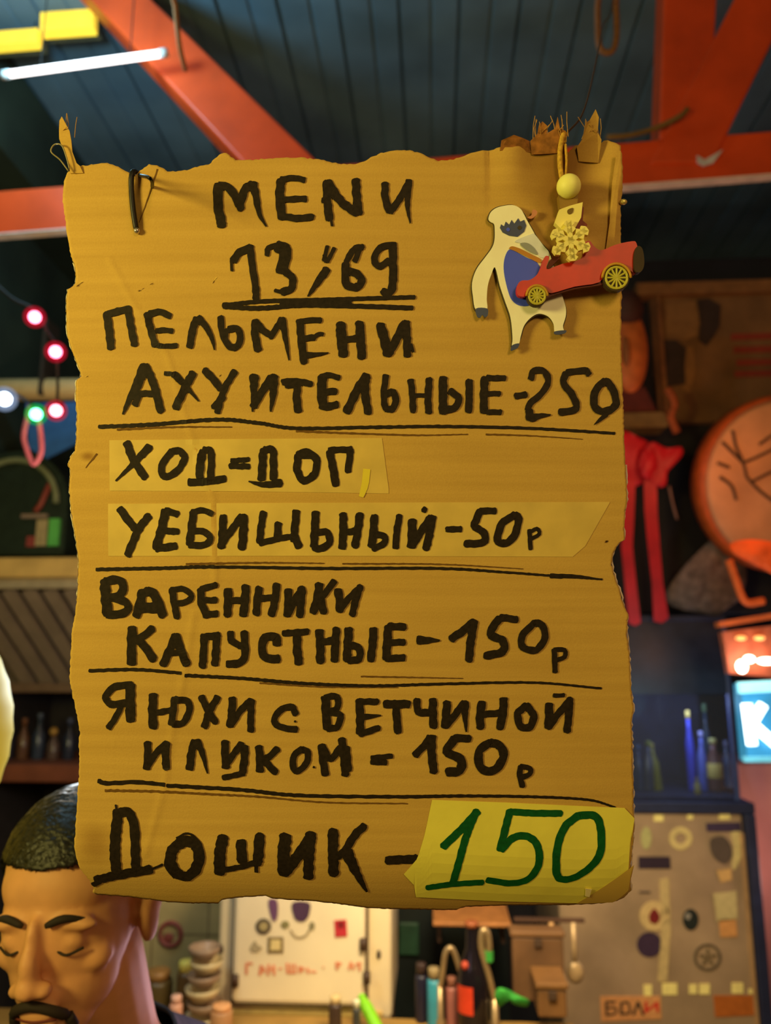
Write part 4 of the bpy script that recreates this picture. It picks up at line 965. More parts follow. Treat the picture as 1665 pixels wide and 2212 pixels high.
# glass case above with bottles
zc1 = P(1500, 1330, YK).z
gc = thing('glass_case', ((cl_.x + cr_.x) / 2, YK + .25, ztop + .032), 'dark glass fronted case with bottles standing on the steel cabinet', 'display case')
z0 = ztop + .032
box('back_panel', cl_.x, cr_.x, YK + .30, YK + .32, z0, zc1, mat('navy_panel', (30, 34, 56), .7, var=.25), gc, 0)
box('floor_panel', cl_.x, cr_.x, YK + .01, YK + .30, z0, z0 + .008, m_navy, gc, 0)
box('top_panel', cl_.x, cr_.x, YK + .0, YK + .32, zc1 - .012, zc1, m_navy, gc, 0)
for xx in (cl_.x, cr_.x - .012): box('corner_post', xx, xx + .012, YK, YK + .014, z0, zc1 - .013, mat('blue_post', (56, 70, 110), .4), gc, .002)
box('header_panel', cl_.x + .013, cr_.x - .013, YK + .004, YK + .012, P(1500, 1500, YK).z, zc1 - .014, mat('smoky_header', (36, 40, 58), .35, var=.2), gc, 0)
box('glass_pane', cl_.x + .013, cr_.x - .013, YK + .004, YK + .008, z0 + .009, P(1500, 1500, YK).z - .002, glass('case_glass', (215, 222, 235), .025), gc, 0)
def cbot(px, top, r, rgb, caprgb, lab, tilt=0, label=None, yy=.12):
    Yb = YK + yy; p = P(px, 1700, Yb); p.z = z0 + .0095; hh = P(px, top, Yb).z - p.z
    ax = Vector((tilt, 0, 1)).normalized()
    t = thing('bottle', p, lab, 'bottle', 'bottles inside the glass case')
    mk('glass', *lathe([(r * .95, 0), (r, .004), (r, hh * .58), (r * .42, hh * .76), (r * .38, hh * .9)], p, 16, ax), mat('cb_%d_%d_%d' % rgb, rgb, .2, var=.1), t, True)
    mk('cap', *lathe([(r * .46, hh * .9), (r * .48, hh * .99), (r * .4, hh)], p, 12, ax), mat('cbc_%d_%d_%d' % caprgb, caprgb, .35), t, True)
    if label: mk('paper_label', *lathe([(r * 1.01, hh * .25), (r * 1.04, hh * .26), (r * 1.04, hh * .52), (r * 1.01, hh * .53)], p, 16, ax), mat('cbl_%d_%d_%d' % label, label, .6), t, True)
cbot(1496, 1535, .012, (70, 76, 190), (236, 210, 110), 'slim blue bottle with a bright yellow cap in the glass case', .0)
cbot(1519, 1580, .013, (96, 110, 190), (190, 190, 240), 'slim pale blue bottle in the middle of the glass case', .02)
cbot(1546, 1595, .022, (104, 70, 60), (196, 190, 110), 'brown bottle with a pale yellow label at the right of the glass case', .0, (214, 190, 96))
cbot(1535, 1520, .013, (50, 66, 80), (90, 120, 80), 'dark tall bottle with green cap behind the labelled bottle', -.01, None, .19)
cbot(1400, 1600, .016, (60, 66, 80), (120, 130, 60), 'dark bottle with an olive neck at the left of the glass case', .05)
cbot(1422, 1605, .013, (120, 118, 50), (170, 160, 80), 'leaning olive yellow bottle in the glass case', -.10)
cbot(1382, 1610, .012, (46, 60, 84), (60, 90, 120), 'narrow slate bottle beside the cardboard edge in the glass case', .0)
cbot(1506, 1680, .010, (150, 140, 80), (170, 150, 80), 'short tan bottle between the two blue bottles', .0, None, .06)
cbot(1574, 1600, .012, (80, 96, 120), (110, 120, 150), 'grey blue bottle in the far right corner of the glass case', .0, None, .2)

# rosy wall panel to the right of the cabinet
a, b = P(1612, 1900, 2.62), P(1990, 1900, 2.62)
pl_ = thing('pillar', ((a.x + b.x) / 2, 2.8, 0), 'rosy plastered pillar behind the steel cabinet at the lower right edge', 'pillar')
box('shaft', a.x, b.x, 2.62, 2.9, .08, P(1650, 1648, 2.62).z, m_wallr, pl_, .01)
box('plinth', a.x - .01, b.x + .01, 2.61, 2.91, 0, .08, MATS['dark_plaster'], pl_, .004)
lamp('case_fill', 'POINT', Vector((P(1500, 1600, YK).x, YK + .05, P(1500, 1520, YK).z)), 1.7, (.62, .70, 1.0), .02)  # fill added inside the case to bring out the bottles
# ================================================================== BACK BAR, BOTTOM
YW = 1.95
# white cabinet with stickered door
p0, p1 = P(468, 2100, YW), P(846, 2100, YW)
zt = P(600, 1880, YW).z
wc = thing('white_cabinet', ((p0.x + p1.x) / 2, YW + .25, 0), 'white metal cabinet with a stickered door under the bottom edge of the menu', 'cabinet')
m_white = mat('white_enamel', (232, 212, 170), .45, var=.06, scale=12)
box('body', p0.x, p1.x, YW, YW + .3, P(600, 2168, YW).z - .03, zt, m_white, wc, .012)
box('base', p0.x + .01, p1.x - .01, YW + .04, YW + .3, 0, P(600, 2168, YW).z - .032, mat('brown_base', (112, 84, 48), .7, var=.2), wc, .004)
box('sill', p0.x + .02, p1.x - .02, YW - .012, YW + .03, P(600, 2190, YW).z, P(600, 2178, YW).z, mat('sill_tan', (190, 160, 88), .5), wc, .003)
d0, d1 = P(512, 1960, YW), P(790, 2164, YW)
box('gasket', d0.x - .006, d1.x + .006, YW - .006, YW + .002, d1.z - .010, zt - .02, mat('door_gap', (74, 54, 30), .7), wc, 0)
dr_ = box('door', d0.x, d1.x, YW - .030, YW - .006, d1.z, zt - .02, mat('door_white', (240, 222, 184), .4, var=.05, scale=10), wc, .010)
for hx, hy in ((478, 2050), (818, 2062)):
    mk('keyhole', *ball(P(hx, hy, YW - .002), 1, 12, 8, .005, .004, .010), mat('keyhole_dark', (60, 44, 40), .6), wc, True)
for hx, hy in ((508, 2118), (792, 2112), (784, 2040)):
    mk('hinge', *lathe([(.008, -.012), (.008, .012)], P(hx, hy, YW - .034), 10), mat('hinge_dark', (74, 52, 36), .5), wc, True)
def dst(pts, rgb, lab, sm=True, th=.002, name='sticker', parent=None, dy=0):
    q = crom([Vector(p) for p in pts], 4, True) if sm else [Vector(p) for p in pts]
    o = mk(name, *prism([P(v.x, v.y, YW - .031 - dy) for v in q], (0, -th, 0)), mat('dst_%d_%d_%d' % rgb, rgb, .5, var=.1), parent or dr_)
    if lab: o['label'] = lab
    return o
s = dst(circ(569, 2001, 17), (92, 80, 64), 'dark round sticker with a pale centre'); dst(circ(569, 2001, 9), (176, 158, 108), None, name='centre', parent=s, dy=.002)
dst([(580,1945),(598,1945),(600,1975),(594,1990),(586,1980)], (112, 74, 108), 'violet ragged sticker')
dst([(632,1950),(668,1950),(668,1975),(660,1988),(648,1990),(636,1982)], (80, 54, 80), 'dark violet round sticker')
dst(circ(616, 1997, 9, 8), (138, 130, 84), 'small olive sticker, left of the pair'); dst(circ(674, 2000, 6, 9), (142, 132, 96), 'small olive sticker, right of the pair')
arcs = [(8, [(628, 2012), (645, 2024), (664, 2014)], 0)]
mk('sticker', *strokes_geo([(5, [(628, 2010), (636, 2022), (648, 2026), (662, 2020), (668, 2008)], 0)], lambda x, y, z: P(x, y, YW - .0325 - z), .05, rnd=rr), mat('dst_smile', (176, 156, 116)), dr_)['label'] = 'faint curved smile mark'
dst([(722,1988),(748,1986),(750,2022),(724,2024)], (196, 52, 60), 'bright red square sticker', False)
dst([(728,1992),(742,1990),(744,2002),(732,2006)], (130, 32, 36), 'dark mark on the red sticker', False, .001, 'mark', None, .002)
s = dst([(579,2024),(612,2024),(612,2058),(578,2058)], (132, 112, 76), 'square outline sticker', False); dst([(585,2030),(606,2030),(606,2052),(584,2052)], (222, 200, 138), None, False, name='centre', parent=s, dy=.002)
dst([(545,2038),(552,2032),(556,2040),(566,2046),(560,2054),(548,2056),(540,2050)], (172, 156, 122), 'faint grey star sticker')
tx = S(460, 1940, .24024, "24: 300 600 300 680; 18: 300 585 355 590; 24: 430 610 420 690; 24: 430 610 465 650 425 660; 24: 500 600 495 690; 24: 545 605 550 690; 20: 505 640 550 640; 14: 590 635 620 635; 24: 665 590 670 670; 20: 700 595 705 670; 20: 735 595 740 675; 16: 668 670 740 672; 20: 775 620 780 670; 18: 780 620 820 640 780 660; 20: 850 630 855 675; 16: 880 660 925 665; 14: 990 620 995 630; 24: 1110 580 1115 640; 18: 1110 580 1150 590 1115 615; 22: 1220 640 1240 580; 22: 1240 580 1265 640; 24: 1310 580 1320 650; 18: 1280 600 1330 590")
mk('letters', *strokes_geo(tx, lambda x, y, z: P(x, y, YW - .032 - z), .08, z0=.0005, rnd=rr), mat('faded_red_letters', (226, 142, 104), .6), dr_)['label'] = 'faded red hand lettering'

# pale tiled wall panel with a red ring, behind the barman
YQ = 2.2
tp = thing('tiled_panel', P(370, 2090, YQ), 'pale tiled wall panel with a red ring sticker behind the barman', 'panel')
a, b = P(250, 1900, YQ), P(474, 2100, YQ)
box('panel', a.x, b.x, YQ, YQ + .03, 0, a.z, mat('pale_tile', (190, 172, 118), .4, var=.1, scale=20), tp, .003)
for x0 in (330, 450): 
    g = P(x0, 2000, YQ).x; mk('grout_line', *boxg(g - .002, g + .002, YQ - .001, YQ, b.z, a.z), mat('grout', (140, 122, 82)), tp)
g = P(380, 2018, YQ).z; mk('grout_line', *boxg(a.x, b.x, YQ - .001, YQ, g - .002, g + .002), MATS['grout'], tp)
V = []; Fc = []
ar = [P(368 + 23 * math.cos(k * .2618), 2018 + 25 * math.sin(k * .2618), YQ - .003) for k in range(25)]
mk('ring_sticker', *tubeg(ar, .006, 6), mat('dull_red', (150, 76, 66), .6), tp)['label'] = 'dull red ring sticker'
mk('ring_sticker', *ball(P(364, 2026, YQ - .002), 1, 12, 8, .014, .003, .012), MATS['dull_red'], tp)
# shelf under it with stacked bowls
zs = P(420, 2160, 1.8).z
cb = thing('back_counter', (0.1, 1.7, 0), 'tan wooden back counter crowded with bar things at the bottom', 'counter')
ZT = P(1020, 2196, 1.93).z
box('worktop', XL + .02, P(1236, 2190, 1.93).x, 1.70, 1.915, ZT - .035, ZT, mat('counter_tan', (168, 130, 66), .5, var=.2, scale=12), cb, .005)
box('front', XL + .04, P(1236, 2190, 1.93).x - .03, 1.72, 1.74, 0, ZT - .036, mat('counter_front', (96, 62, 36), .6, var=.25, scale=8), cb, .003)
for k, xx in enumerate((XL + .05, P(1236, 2190, 1.93).x - .09)): box('side', xx, xx + .03, 1.745, 1.90, 0, ZT - .036, MATS['counter_front'], cb, .003)
# stack of bowls
sx = P(440, 2150, 1.84)
n = 6
zst = ZT
for k in range(n):
    zc = zst + k * .027
    lab = ['lowest white bowl of the stack beside the white cabinet', 'second white bowl from the bottom of the stack', 'third white bowl from the bottom of the stack', 'third white bowl from the top of the stack', 'second white bowl from the top of the stack', 'topmost white bowl of the stack beside the white cabinet'][k]
    r0 = .040 - .001 * k
    tag(mk('bowl', *lathe([(r0 * .55, 0), (r0 * .6, .004), (r0 * .9, .014), (r0, .0255), (r0 * .94, .0255), (r0 * .84, .016), (r0 * .5, .008), (.001, .007)], Vector((sx.x + .004 * math.sin(k * 2), sx.y, zc)), 24), mat('bowl_white%d' % (k % 2), [(206, 186, 140), (150, 124, 100)][k % 2], .35), smooth=True), lab, 'bowl', 'stacked bowls beside the white cabinet')
def tin(px, py0, py1, wpx, Y, rgb, lab, name='jar', cat='jar', caprgb=(210, 190, 110)):
    p = P(px, py1, Y); hh = max(.02, P(px, py0, Y).z - ZT); p.z = ZT + .0005; r = wpx / 2 * Y / F
    t = thing(name, p, lab, cat)
    mk('body', *lathe([(r * .95, 0), (r, .003), (r, hh * .72), (r * .9, hh * .8)], p, 18), mat('tin_%d_%d_%d' % rgb, rgb, .35, var=.12), t, True)
    mk('lid', *lathe([(r * .8, hh * .8), (r * .82, hh * .98), (r * .7, hh)], p, 18), mat('lid_%d_%d_%d' % caprgb, caprgb, .35), t, True)
tin(400, 2075, 2120, 34, 1.89, (104, 78, 44), 'brown jar with a shiny yellow lid beside the bowl stack', caprgb=(246, 226, 110))
tin(340, 2095, 2130, 60, 1.89, (86, 70, 36), 'wide dark olive jar under the red ring panel', caprgb=(150, 110, 60))
tin(380, 2150, 2180, 26, 1.80, (226, 168, 140), 'small pink jar in front of the bowl stack', caprgb=(232, 180, 156))
tin(478, 2170, 2195, 44, 1.82, (190, 140, 96), 'low jar with a peach lid under the white cabinet edge', caprgb=(240, 176, 120))
tin(724, 2150, 2175, 26, 1.82, (74, 56, 44), 'dark jar with a cream highlight as its lid below the white cabinet', caprgb=(226, 196, 140))  # cream lid colour stands in for a bulb highlight
tin(770, 2160, 2178, 15, 1.80, (70, 70, 64), 'dark shaker with a bright white highlight as its cap below the white cabinet', 'shaker', 'shaker', (250, 244, 200))  # white cap colour stands in for a small bulb highlight
tin(937, 2090, 2150, 27, 1.88, (60, 150, 170), 'light blue can on the counter left of the black bottle', 'can', 'can', (150, 130, 90))
tin(910, 2080, 2150, 24, 1.90, (34, 32, 50), 'dark navy bottle beside the light blue can', 'jar', 'jar', (60, 44, 40))
tin(975, 2110, 2146, 22, 1.88, (156, 96, 84), 'dusty pink tin between the blue can and the black bottle', 'can', 'can', (140, 90, 70))
# lime squeeze bottle leaning
b = P(820, 2212, 1.80); b.z = ZT + .014; a = P(782, 2156, 1.86)
sq = thing('squeeze_bottle', b, 'lime green squeeze bottle leaning at the bottom of the picture', 'bottle')
mk('body', *tubeg(crom([b, b.lerp(a, .5), a], 5), [.013] * 8 + [.012, .010, .008], 14), mat('lime_plastic', (140, 220, 40), .4, var=.06), sq, True)
mk('tip', *ball(a, .009), MATS['lime_plastic'], sq, True)
# black cola bottle
p = P(1022, 2190, 1.84); p.z = ZT + .0005; hh = P(1022, 1990, 1.84).z - ZT; r = .033
cbq = thing('cola_bottle', p, 'tall black glass bottle with red labels on the back counter', 'bottle')
mk('glass', *lathe([(r * .9, 0), (r, .006), (r, hh * .50), (r * .8, hh * .62), (r * .42, hh * .76), (r * .36, hh * .95), (r * .36, hh * .97)], p, 24), mat('black_glass', (24, 20, 24), .12, var=.1), cbq, True)
mk('cap', *lathe([(r * .44, hh * .95), (r * .44, hh * .99), (r * .38, hh)], p, 16), mat('orange_cap', (150, 84, 48), .4), cbq, True)
def wrap(a0, a1, z0_, z1_, rad, m):
    V = []; Fc = []
    for k in range(9):
        a = a0 + (a1 - a0) * k / 8
        for z in (z0_, z1_): V.append(p + Vector((rad * math.cos(a), rad * math.sin(a), z)))
    for k in range(8): Fc.append((2 * k, 2 * k + 2, 2 * k + 3, 2 * k + 1))
    return V, Fc
mk('label', *wrap(R(195), R(268), hh * .22, hh * .46, r * 1.02, None), mat('red_label', (206, 60, 28), .5), cbq)
mk('neck_label', *ball(p + Vector((-.016, -.018, hh * .63)), .009, 12, 8), mat('red_label2', (176, 66, 40), .5), cbq, True)
# beer tap: arched chrome spouts
def tap(pts, d, r, lab, group='chrome taps on the back counter', m=None):
    q = [at(x, y, d) for x, y in pts]; q[0].z = max(q[0].z, ZT + .03)
    t = thing('beer_tap', Vector((q[0].x, q[0].y, ZT)), lab, 'tap')
    mk('spout', *tubeg(crom(q, 6), r, 12), m or mat('warm_chrome', (176, 150, 108), .34, .55), t, True)
    mk('base', *lathe([(r * 1.8, 0), (r * 1.8, .012), (r * 1.2, .02), (r * 1.1, max(.03, q[0].z - ZT + .01))], Vector((q[0].x, q[0].y, ZT + .0005)), 16), MATS['warm_chrome'], t, True)
tap([(950,2135),(956,2100),(962,2060),(972,2048),(981,2058),(990,2085),(993,2095)], 1.70, .006, 'arched brass coloured tap left of the black bottle')
tap([(1068,2160),(1056,2110),(1040,2050),(1042,2012),(1052,2015),(1056,2040),(1056,2052)], 1.66, .007, 'tall chrome tap right of the black bottle')
a = at(1056, 2066, 1.66)
tag(mk('green_stopper', *lathe([(.006, -.012), (.009, -.008), (.009, .010), (.006, .014)], a, 12), mat('green_plastic', (60, 150, 60), .4)), 'small green stopper under the tall chrome tap spout', 'stopper')
# green cloth
q = [P(x, y, 1.55) for x, y in ((1068,2150),(1076,2133),(1100,2138),(1142,2158),(1140,2172),(1112,2172),(1092,2160),(1074,2172))]
cloth('green_cloth', [(1068,2152),(1076,2134),(1098,2138),(1120,2150),(1142,2160),(1138,2174),(1112,2170),(1094,2160),(1078,2176)], 1.585, .02, mat('green_cloth', (52, 150, 50), .8, var=.25, scale=40), None, .01)
tag(bpy.data.objects['green_cloth'], 'crumpled green cloth lying in front of the wooden boxes', 'cloth')
# dark doorway and wooden boxes behind
box_b = P(850, 2100, 2.6)
dk = thing('dark_cupboard', P(950, 2130, 2.3), 'dark green black cupboard behind the bottles beside the white cabinet', 'cupboard')
a, b = P(846, 1900, 2.3), P(1100, 2115, 2.3)
box('body', a.x, b.x, 2.3, 2.7, 0, a.z, mat('black_green', (22, 30, 28), .5, var=.3, scale=6), dk, .004)
a, b = P(862, 1990, 2.3), P(905, 2060, 2.3); box('door', a.x, b.x, 2.285, 2.299, b.z, a.z, mat('bottle_green', (34, 66, 46), .5, var=.3), dk, .003)
a, b = P(935, 1992, 1.95), P(1105, 2004, 1.95)
sb = thing('hanging_shelf', P(1015, 2004, 1.95), 'narrow orange brown wooden shelf just under the menu behind the black bottle', 'shelf')
box('board', a.x, b.x, 1.95, 2.15, b.z, a.z, mat('orange_brown_wood', (160, 104, 54), .5, var=.2), sb, .002)
for xx in (a.x + .01, b.x - .02): box('bracket', xx, xx + .008, 2.0, 2.29, b.z - .05, b.z, mat('bracket_dark', (70, 46, 30)), sb, .001)
def crate(x0, y0, x1, y1, Y, dp, rgb, lab, name='wooden_box'):
    a, b = P(x0, y0, Y), P(x1, y1, Y); z = ZT if b.z < ZT + .05 else b.z
    t = thing(name, ((a.x + b.x) / 2, Y + dp / 2, z), lab, 'box')
    box('body', a.x, b.x, Y, Y + dp, z, a.z - .013, mat('crate_%d' % x0, rgb, .6, var=.25, scale=14), t, .004)
    box('lid', a.x - .004, b.x + .004, Y - .004, Y + dp + .004, a.z - .012, a.z, mat('cratel_%d' % x0, tuple(min(255, int(c * 1.15)) for c in rgb), .6, var=.2, scale=14), t, .003)
    box('latch', (a.x + b.x) / 2 - .008, (a.x + b.x) / 2 + .008, Y - .008, Y - .001, a.z - .03, a.z - .014, mat('latch_dark', (66, 48, 34)), t, .001)
crate(1105, 2010, 1222, 2165, 1.88, .04, (100, 70, 42), 'tall brown wooden box behind the green cloth')
crate(1160, 2122, 1226, 2200, 1.78, .09, (108, 74, 38), 'low brown wooden box in front of the tall one')
# hanging utensils left of the steel cabinet
for px, ln, lab in ((1238, 2100, 'steel ladle handle hanging left of the steel cabinet'), (1190, 2095, 'pale wooden spoon hanging behind the tall brown box')):
    a = P(px, 1992, 1.96); b = P(px + 4, ln, 1.96)
    t = thing('ladle' if px == 1238 else 'wooden_spoon', a, lab, 'utensil')
    mk('handle', *tubeg([b, a], .006, 10), mat('util_%d' % px, (190, 160, 116) if px == 1238 else (196, 150, 96), .4, .3), t, True)
    mk('bowl', *ball(b, 1, 14, 9, .020, .012, .024), MATS['util_%d' % px], t, True)
tag(box('hook_rail', P(1110, 1985, 1.96).x, P(1262, 1985, 1.96).x, 1.957, 1.969, P(1190, 1992, 1.96).z, P(1190, 1984, 1.96).z, mat('rail_dark', (74, 48, 32)), None, .001), 'dark rail under the menu corner carrying the hanging utensils', 'rail')

# ================================================================== THE BARMAN
def evalmesh(o):
    dg = bpy.context.evaluated_depsgraph_get(); dg.update()
    me = bpy.data.meshes.new_from_object(o.evaluated_get(dg)); mw = o.matrix_world.copy()
    v = [mw @ x.co for x in me.vertices]; f = [tuple(p.vertices) for p in me.polygons]
    bpy.data.objects.remove(o); bpy.data.meshes.remove(me)
    return v, f
def skin(verts, edges, rad, root, sub=2):
    me = bpy.data.meshes.new('tmp'); me.from_pydata([Vector(v) for v in verts], edges, [])
    o = bpy.data.objects.new('tmp', me); COL.objects.link(o)
    md = o.modifiers.new('s', 'SKIN'); md.use_smooth_shade = True
    for i, r_ in enumerate(rad):
        sv = me.skin_vertices[0].data[i]; sv.radius = r_ if isinstance(r_, tuple) else (r_, r_); sv.use_root = (i == root)
    sd = o.modifiers.new('d', 'SUBSURF'); sd.levels = sub; sd.render_levels = sub
    bpy.context.view_layer.update()
    return evalmesh(o)
def remesh(geo, vox, it=4, fac=.5):
    me = bpy.data.meshes.new('tmp'); me.from_pydata([Vector(v) for v in geo[0]], [], geo[1])
    o = bpy.data.objects.new('tmp', me); COL.objects.link(o)
    md = o.modifiers.new('r', 'REMESH'); md.mode = 'VOXEL'; md.voxel_size = vox
    sm = o.modifiers.new('s', 'SMOOTH'); sm.iterations = it; sm.factor = fac
    bpy.context.view_layer.update()
    v, f = evalmesh(o)
    adj = list(range(len(v)))                                  # keep the one big surface, drop stray shells
    def find(a):
        while adj[a] != a: adj[a] = adj[adj[a]]; a = adj[a]
        return a
    for q in f:
        for b in q[1:]: adj[find(b)] = find(q[0])
    cnt = {}
    for i in range(len(v)): cnt[find(i)] = cnt.get(find(i), 0) + 1
    big = max(cnt, key=cnt.get)
    ids = [i for i in range(len(v)) if find(i) == big]; ix = {i: k for k, i in enumerate(ids)}
    return [v[i] for i in ids], [tuple(ix[i] for i in q) for q in f if q[0] in ix]
HD = .76
eye_mid = at(76, 2040, HD)
# head frame: x to the viewer's right, y up the head, z out of the face; nodding down and turned a little to the left
HR = (ROT @ Euler((R(11.2), 0, 0), 'XYZ').to_matrix().inverted()) @ Matrix.Identity(3)
HR = Matrix.Rotation(R(3.5), 3, 'Z') @ Matrix.Rotation(R(90), 3, 'X')       # upright head facing the camera
HR = HR @ Matrix.Rotation(R(-6), 3, 'Y') @ Matrix.Rotation(R(7), 3, 'X') @ Matrix.Rotation(R(2), 3, 'Z')
HS = .92
HC = eye_mid - HR @ Vector((0, 0.002, .085))
def H(x, y, z): return HC + HR @ Vector((x * HS, y * HS, z * HS))
def eb(x, y, z, rx, ry, rz, rot=0, seg=20):
    V, Fc = ball((0, 0, 0), 1, seg, 14)
    c_, s_2 = math.cos(rot), math.sin(rot)
    out = []
    for v in V:
        q = Vector((v.x * rx, v.y * ry, v.z * rz)); q = Vector((q.x * c_ - q.y * s_2, q.x * s_2 + q.y * c_, q.z))
        out.append(H(x + q.x, y + q.y, z + q.z))
    return out, Fc
parts = [eb(0, .045, -.012, .079, .082, .098), eb(0, .0, .02, .071, .085, .072), eb(0, -.045, .03, .060, .062, .055), eb(0, -.085, .045, .040, .030, .034),
         eb(0, .045, .045, .062, .045, .042), eb(0, -.105, .066, .020, .016, .018),
         eb(0, .0, .094, .0085, .030, .014), eb(0, -.018, .104, .0105, .024, .014), eb(0, -.035, .109, .0128, .0115, .0135), eb(.014, -.039, .102, .0095, .0085, .011), eb(-.014, -.039, .102, .0095, .0085, .011),
         eb(.033, .020, .079, .030, .0085, .0125, -.12), eb(-.033, .020, .079, .030, .0085, .0125, .12),
         eb(.044, -.024, .055, .022, .018, .018), eb(-.044, -.024, .055, .022, .018, .018),
         eb(0, -.067, .090, .024, .0065, .010), eb(0, -.079, .088, .021, .0075, .010), eb(0, -.058, .086, .022, .012, .012),
         eb(.032, .0, .074, .0155, .0125, .0135), eb(-.032, .0, .074, .0155, .0125, .0135),
         eb(.080, -.010, -.012, .010, .033, .020), eb(-.080, -.010, -.012, .010, .033, .020), eb(.086, .008, -.018, .006, .022, .018), eb(-.086, .008, -.018, .006, .022, .018)]
# body: leaning over the counter, head in front of the shoulders
neck0 = H(0, -.075, -.035)
ch = Vector((neck0.x - .012, neck0.y + .10, neck0.z - .155))          # base of the neck
sho = .20
pel = Vector((ch.x + .02, ch.y + .17, .93)); wst = Vector((ch.x + .01, ch.y + .12, 1.10)); che = Vector((ch.x, ch.y + .05, ch.z - .12))
def sym(s): 
    sh_ = Vector((ch.x + s * sho, ch.y + .02, ch.z - .045)); el = Vector((ch.x + s * (sho + .07), ch.y + .0, sh_.z - .27)); wr = Vector((ch.x + s * .14, ch.y - .22, el.z - .06))
    hp = pel + Vector((s * .095, 0, -.05)); kn = Vector((hp.x + s * .02, hp.y - .03, .50)); an = Vector((kn.x + s * .01, hp.y + .03, .09)); toe = an + Vector((s * .03, -.16, -.06))
    return sh_, el, wr, hp, kn, an, toe
vs = [pel, wst, che, ch, neck0, H(0, -.02, -.02)]; ed = [(0, 1), (1, 2), (2, 3), (3, 4), (4, 5)]; rad = [(.15, .11), (.135, .10), (.140, .10), (.066, .062), (.058, .058), (.056, .056)]
for s in (-1, 1):
    sh_, el, wr, hp, kn, an, toe = sym(s); b0 = len(vs)
    vs += [sh_, el, wr, hp, kn, an, toe]; ed += [(2, b0), (b0, b0 + 1), (b0 + 1, b0 + 2), (0, b0 + 3), (b0 + 3, b0 + 4), (b0 + 4, b0 + 5), (b0 + 5, b0 + 6)]
    rad += [.064, .045, .028, .095, .062, .045, .035]
body = skin(vs, ed, rad, 0)
hands = []
for s in (-1, 1):
    sh_, el, wr, hp, kn, an, toe = sym(s); d = (wr - el).normalized(); sd_ = Vector((1, 0, 0)); sd_ = (sd_ - d * sd_.dot(d)).normalized(); dn = Vector((0, 0, -1))
    hands.append(tubeg([wr - d * .02, wr + d * .03, wr + d * .085], [.026, .036, .038], 12))
    for k, (off, L) in enumerate(((-.030, .068), (-.010, .078), (.010, .073), (.029, .056))):
        k0 = wr + d * .08 + sd_ * off
        hands.append(tubeg([k0, k0 + d * L * .5 + dn * .008, k0 + d * L * .75 + dn * .025, k0 + d * L * .85 + dn * .045], [.0095, .009, .0082, .007], 8))
    t0 = wr + d * .025 - sd_ * s * .030
    hands.append(tubeg([t0, t0 - sd_ * s * .025 + d * .03, t0 - sd_ * s * .03 + d * .058 + dn * .01], [.013, .0105, .008], 8))
m_skin = mat('skin', (226, 164, 116), .5, var=.07, scale=40, spec=.3)
feet0 = Vector((pel.x, pel.y, 0))
man = thing('person', feet0, 'man with short black hair and moustache in a black shirt, looking down', 'person')
bodyg = remesh(merge(body, *parts, *hands), .0035, 5, .5)
skin_o = mk('body', *bodyg, m_skin, man, True)
# hair: cap on the skull, cut above the forehead and around the ears
V, Fc = ball((0, 0, 0), 1, 96, 140)
rdh = random.Random(4)
hv = []
for v in V:
    q = Vector((v.x * .0855, .047 + v.y * .0905, -.014 + v.z * .1045))
    hv.append(q)
def HLN(z):
    return .074 if z > .04 else (.074 - (.04 - z) / .035 * .050 if z > .005 else (.024 - (.005 - z) / .03 * .055 if z > -.025 else -.045))
def snap(q):                                                   # pull the lowest ring onto the hairline so that the edge is clean
    return q
def hairline(q):
    # in head coordinates: front hairline at y=.075, dropping behind the temples
    return q.y > HLN(q.z)
fs = [f for f in Fc if all(hairline(hv[i]) for i in f)]
ids = sorted({i for f in fs for i in f}); mp_ = {i: k for k, i in enumerate(ids)}
hq = [hv[i] for i in ids]; hf = [tuple(mp_[i] for i in f) for f in fs]
nq = len(hq)
outer = [H(q.x * 1 + rdh.uniform(-.0012, .0012), q.y + rdh.uniform(-.001, .0012), q.z + rdh.uniform(-.0012, .0012)) for q in hq]
inner = [H(q.x * .90, .047 + (q.y - .047) * .90, -.014 + (q.z + .014) * .90) for q in hq]
edc = {}
for f in hf:
    for a, b in zip(f, f[1:] + f[:1]): edc.setdefault(frozenset((a, b)), []).append((a, b))
hfaces = list(hf) + [tuple(i + nq for i in reversed(f)) for f in hf] + [(e[0][1], e[0][0], e[0][0] + nq, e[0][1] + nq) for e in edc.values() if len(e) == 1]
mk('hair', outer + inner, hfaces, mat('black_hair', (34, 32, 26), .36, var=.35, scale=300, bump=.6), man, True)['label'] = 'short black hair'
m_brow = mat('dark_brow', (44, 34, 30), .8)
for s in (-1, 1):
    mk('eyebrow', *merge(*[tubeg(crom([H(s * .013, .0215, .0945), H(s * .032, .0275, .0915), H(s * .052, .0215, .079)], 5), [.0026, .0034, .0038, .0040, .0040, .0040, .0036, .0032, .0028, .0022, .0016], 8)]), m_brow, man, True)
    mk('eyelashes', *tubeg(crom([H(s * .018, -.0065, .0855), H(s * .032, -.0105, .0885), H(s * .047, -.0065, .080)], 5), .0013, 6), m_brow, man, True)
mk('moustache', *merge(tubeg(crom([H(-.030, -.074, .083), H(-.019, -.062, .0965), H(0, -.0555, .1015), H(.019, -.062, .0965), H(.030, -.074, .083)], 5), [.0035] + [.005] * 19 + [.0035], 8),
   tubeg(crom([H(-.030, -.074, .082), H(-.033, -.090, .076), H(-.024, -.105, .078), H(0, -.115, .082), H(.024, -.105, .078), H(.033, -.090, .076), H(.030, -.074, .082)], 4), .005, 8)), m_brow, man, True)['label'] = 'dark moustache and goatee'
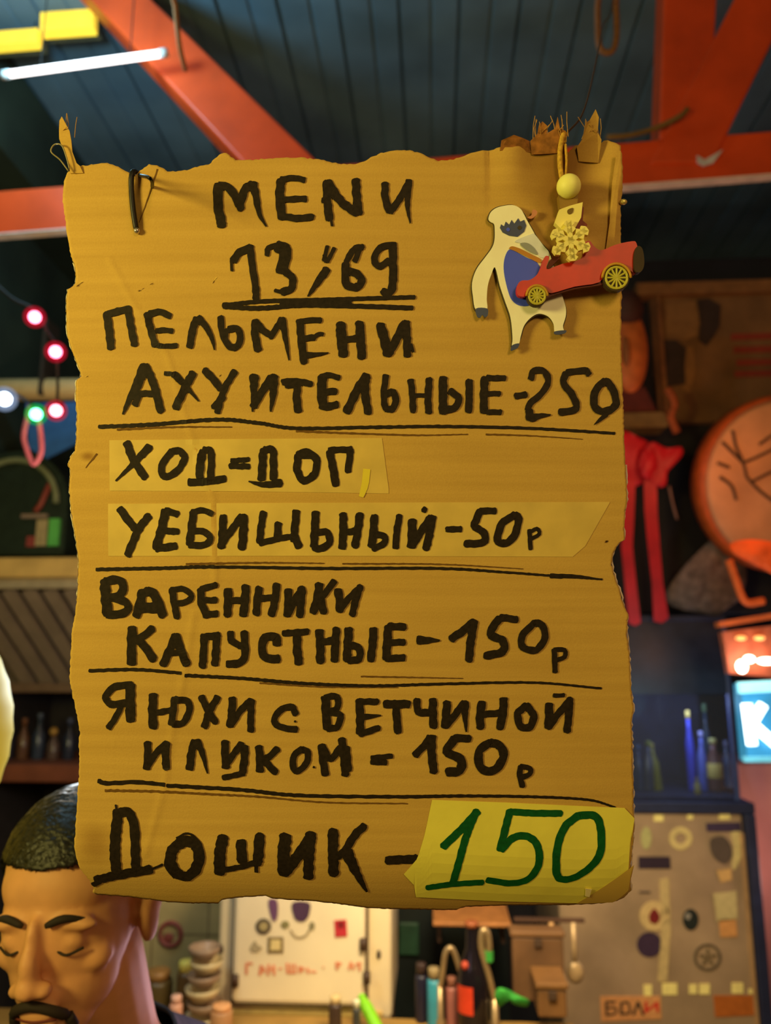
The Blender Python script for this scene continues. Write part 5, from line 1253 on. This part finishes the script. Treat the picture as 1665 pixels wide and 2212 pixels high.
mk('mouth_line', *tubeg(crom([H(-.022, -.073, .092), H(0, -.0725, .0995), H(.022, -.073, .092)], 5), .0012, 6), mat('lip_dark', (110, 50, 44), .6), man, True)
# clothes
m_shirt = mat('black_tshirt', (20, 24, 34), .85, var=.25, scale=60, bump=.2)
bme = bpy.data.meshes.new('tmp'); bme.from_pydata(bodyg[0], [], bodyg[1]); bme.update()
bnr = [v.normal.copy() for v in bme.vertices]; bpy.data.meshes.remove(bme)
def garment(d, keep):                                          # cloth lying just over the skin it covers
    f = [q for q in bodyg[1] if all(keep(bodyg[0][i]) for i in q)]
    ids = sorted({i for q in f for i in q}); ix = {i: k for k, i in enumerate(ids)}
    return [bodyg[0][i] + bnr[i] * d for i in ids], [tuple(ix[i] for i in q) for q in f]
shs = [sym(s_)[:3] for s_ in (-1, 1)]
def on_shirt(p):
    if p.z < pel.z - .05: return False
    if (p - neck0).length < .085 or p.z > ch.z + .045: return False
    for sh_, el, wr in shs:
        t = (p - sh_).dot(el - sh_) / (el - sh_).length_squared
        if t > .62 and abs(p.x - ch.x) > .13 and (p - sh_.lerp(el, min(1, t))).length < .11: return False
        k = max(0, min(1, (p - el).dot(wr - el) / (wr - el).length_squared))
        if (p - el.lerp(wr, k)).length < .10 and t > .62 or (p - wr).length < .12: return False
    return True
def on_trousers(p):
    return .075 < p.z < pel.z + .02 and p.y > ch.y - .10 and abs(p.x - pel.x) < .26 and all((p - wr).length > .14 and (p - el).length > .12 for _, el, wr in shs)
o = mk('shirt', *garment(.014, on_shirt), m_shirt, man, True); o['label'] = 'black short sleeved shirt'
sd = o.modifiers.new('cloth', 'SOLIDIFY'); sd.thickness = .004; sd.offset = -1
for s_ in (-1, 1):
    sh_, el, wr, hp, kn, an, toe = sym(s_)
    mk('shoe', *ball(an.lerp(toe, .6) + Vector((0, 0, -.012)), 1, 16, 10, .052, .14, .040), mat('dark_shoe', (40, 34, 32), .5), man, True)
o = mk('trousers', *garment(.010, on_trousers), mat('dark_jeans', (38, 42, 58), .85, var=.2), man, True)
sd = o.modifiers.new('cloth', 'SOLIDIFY'); sd.thickness = .004; sd.offset = -1
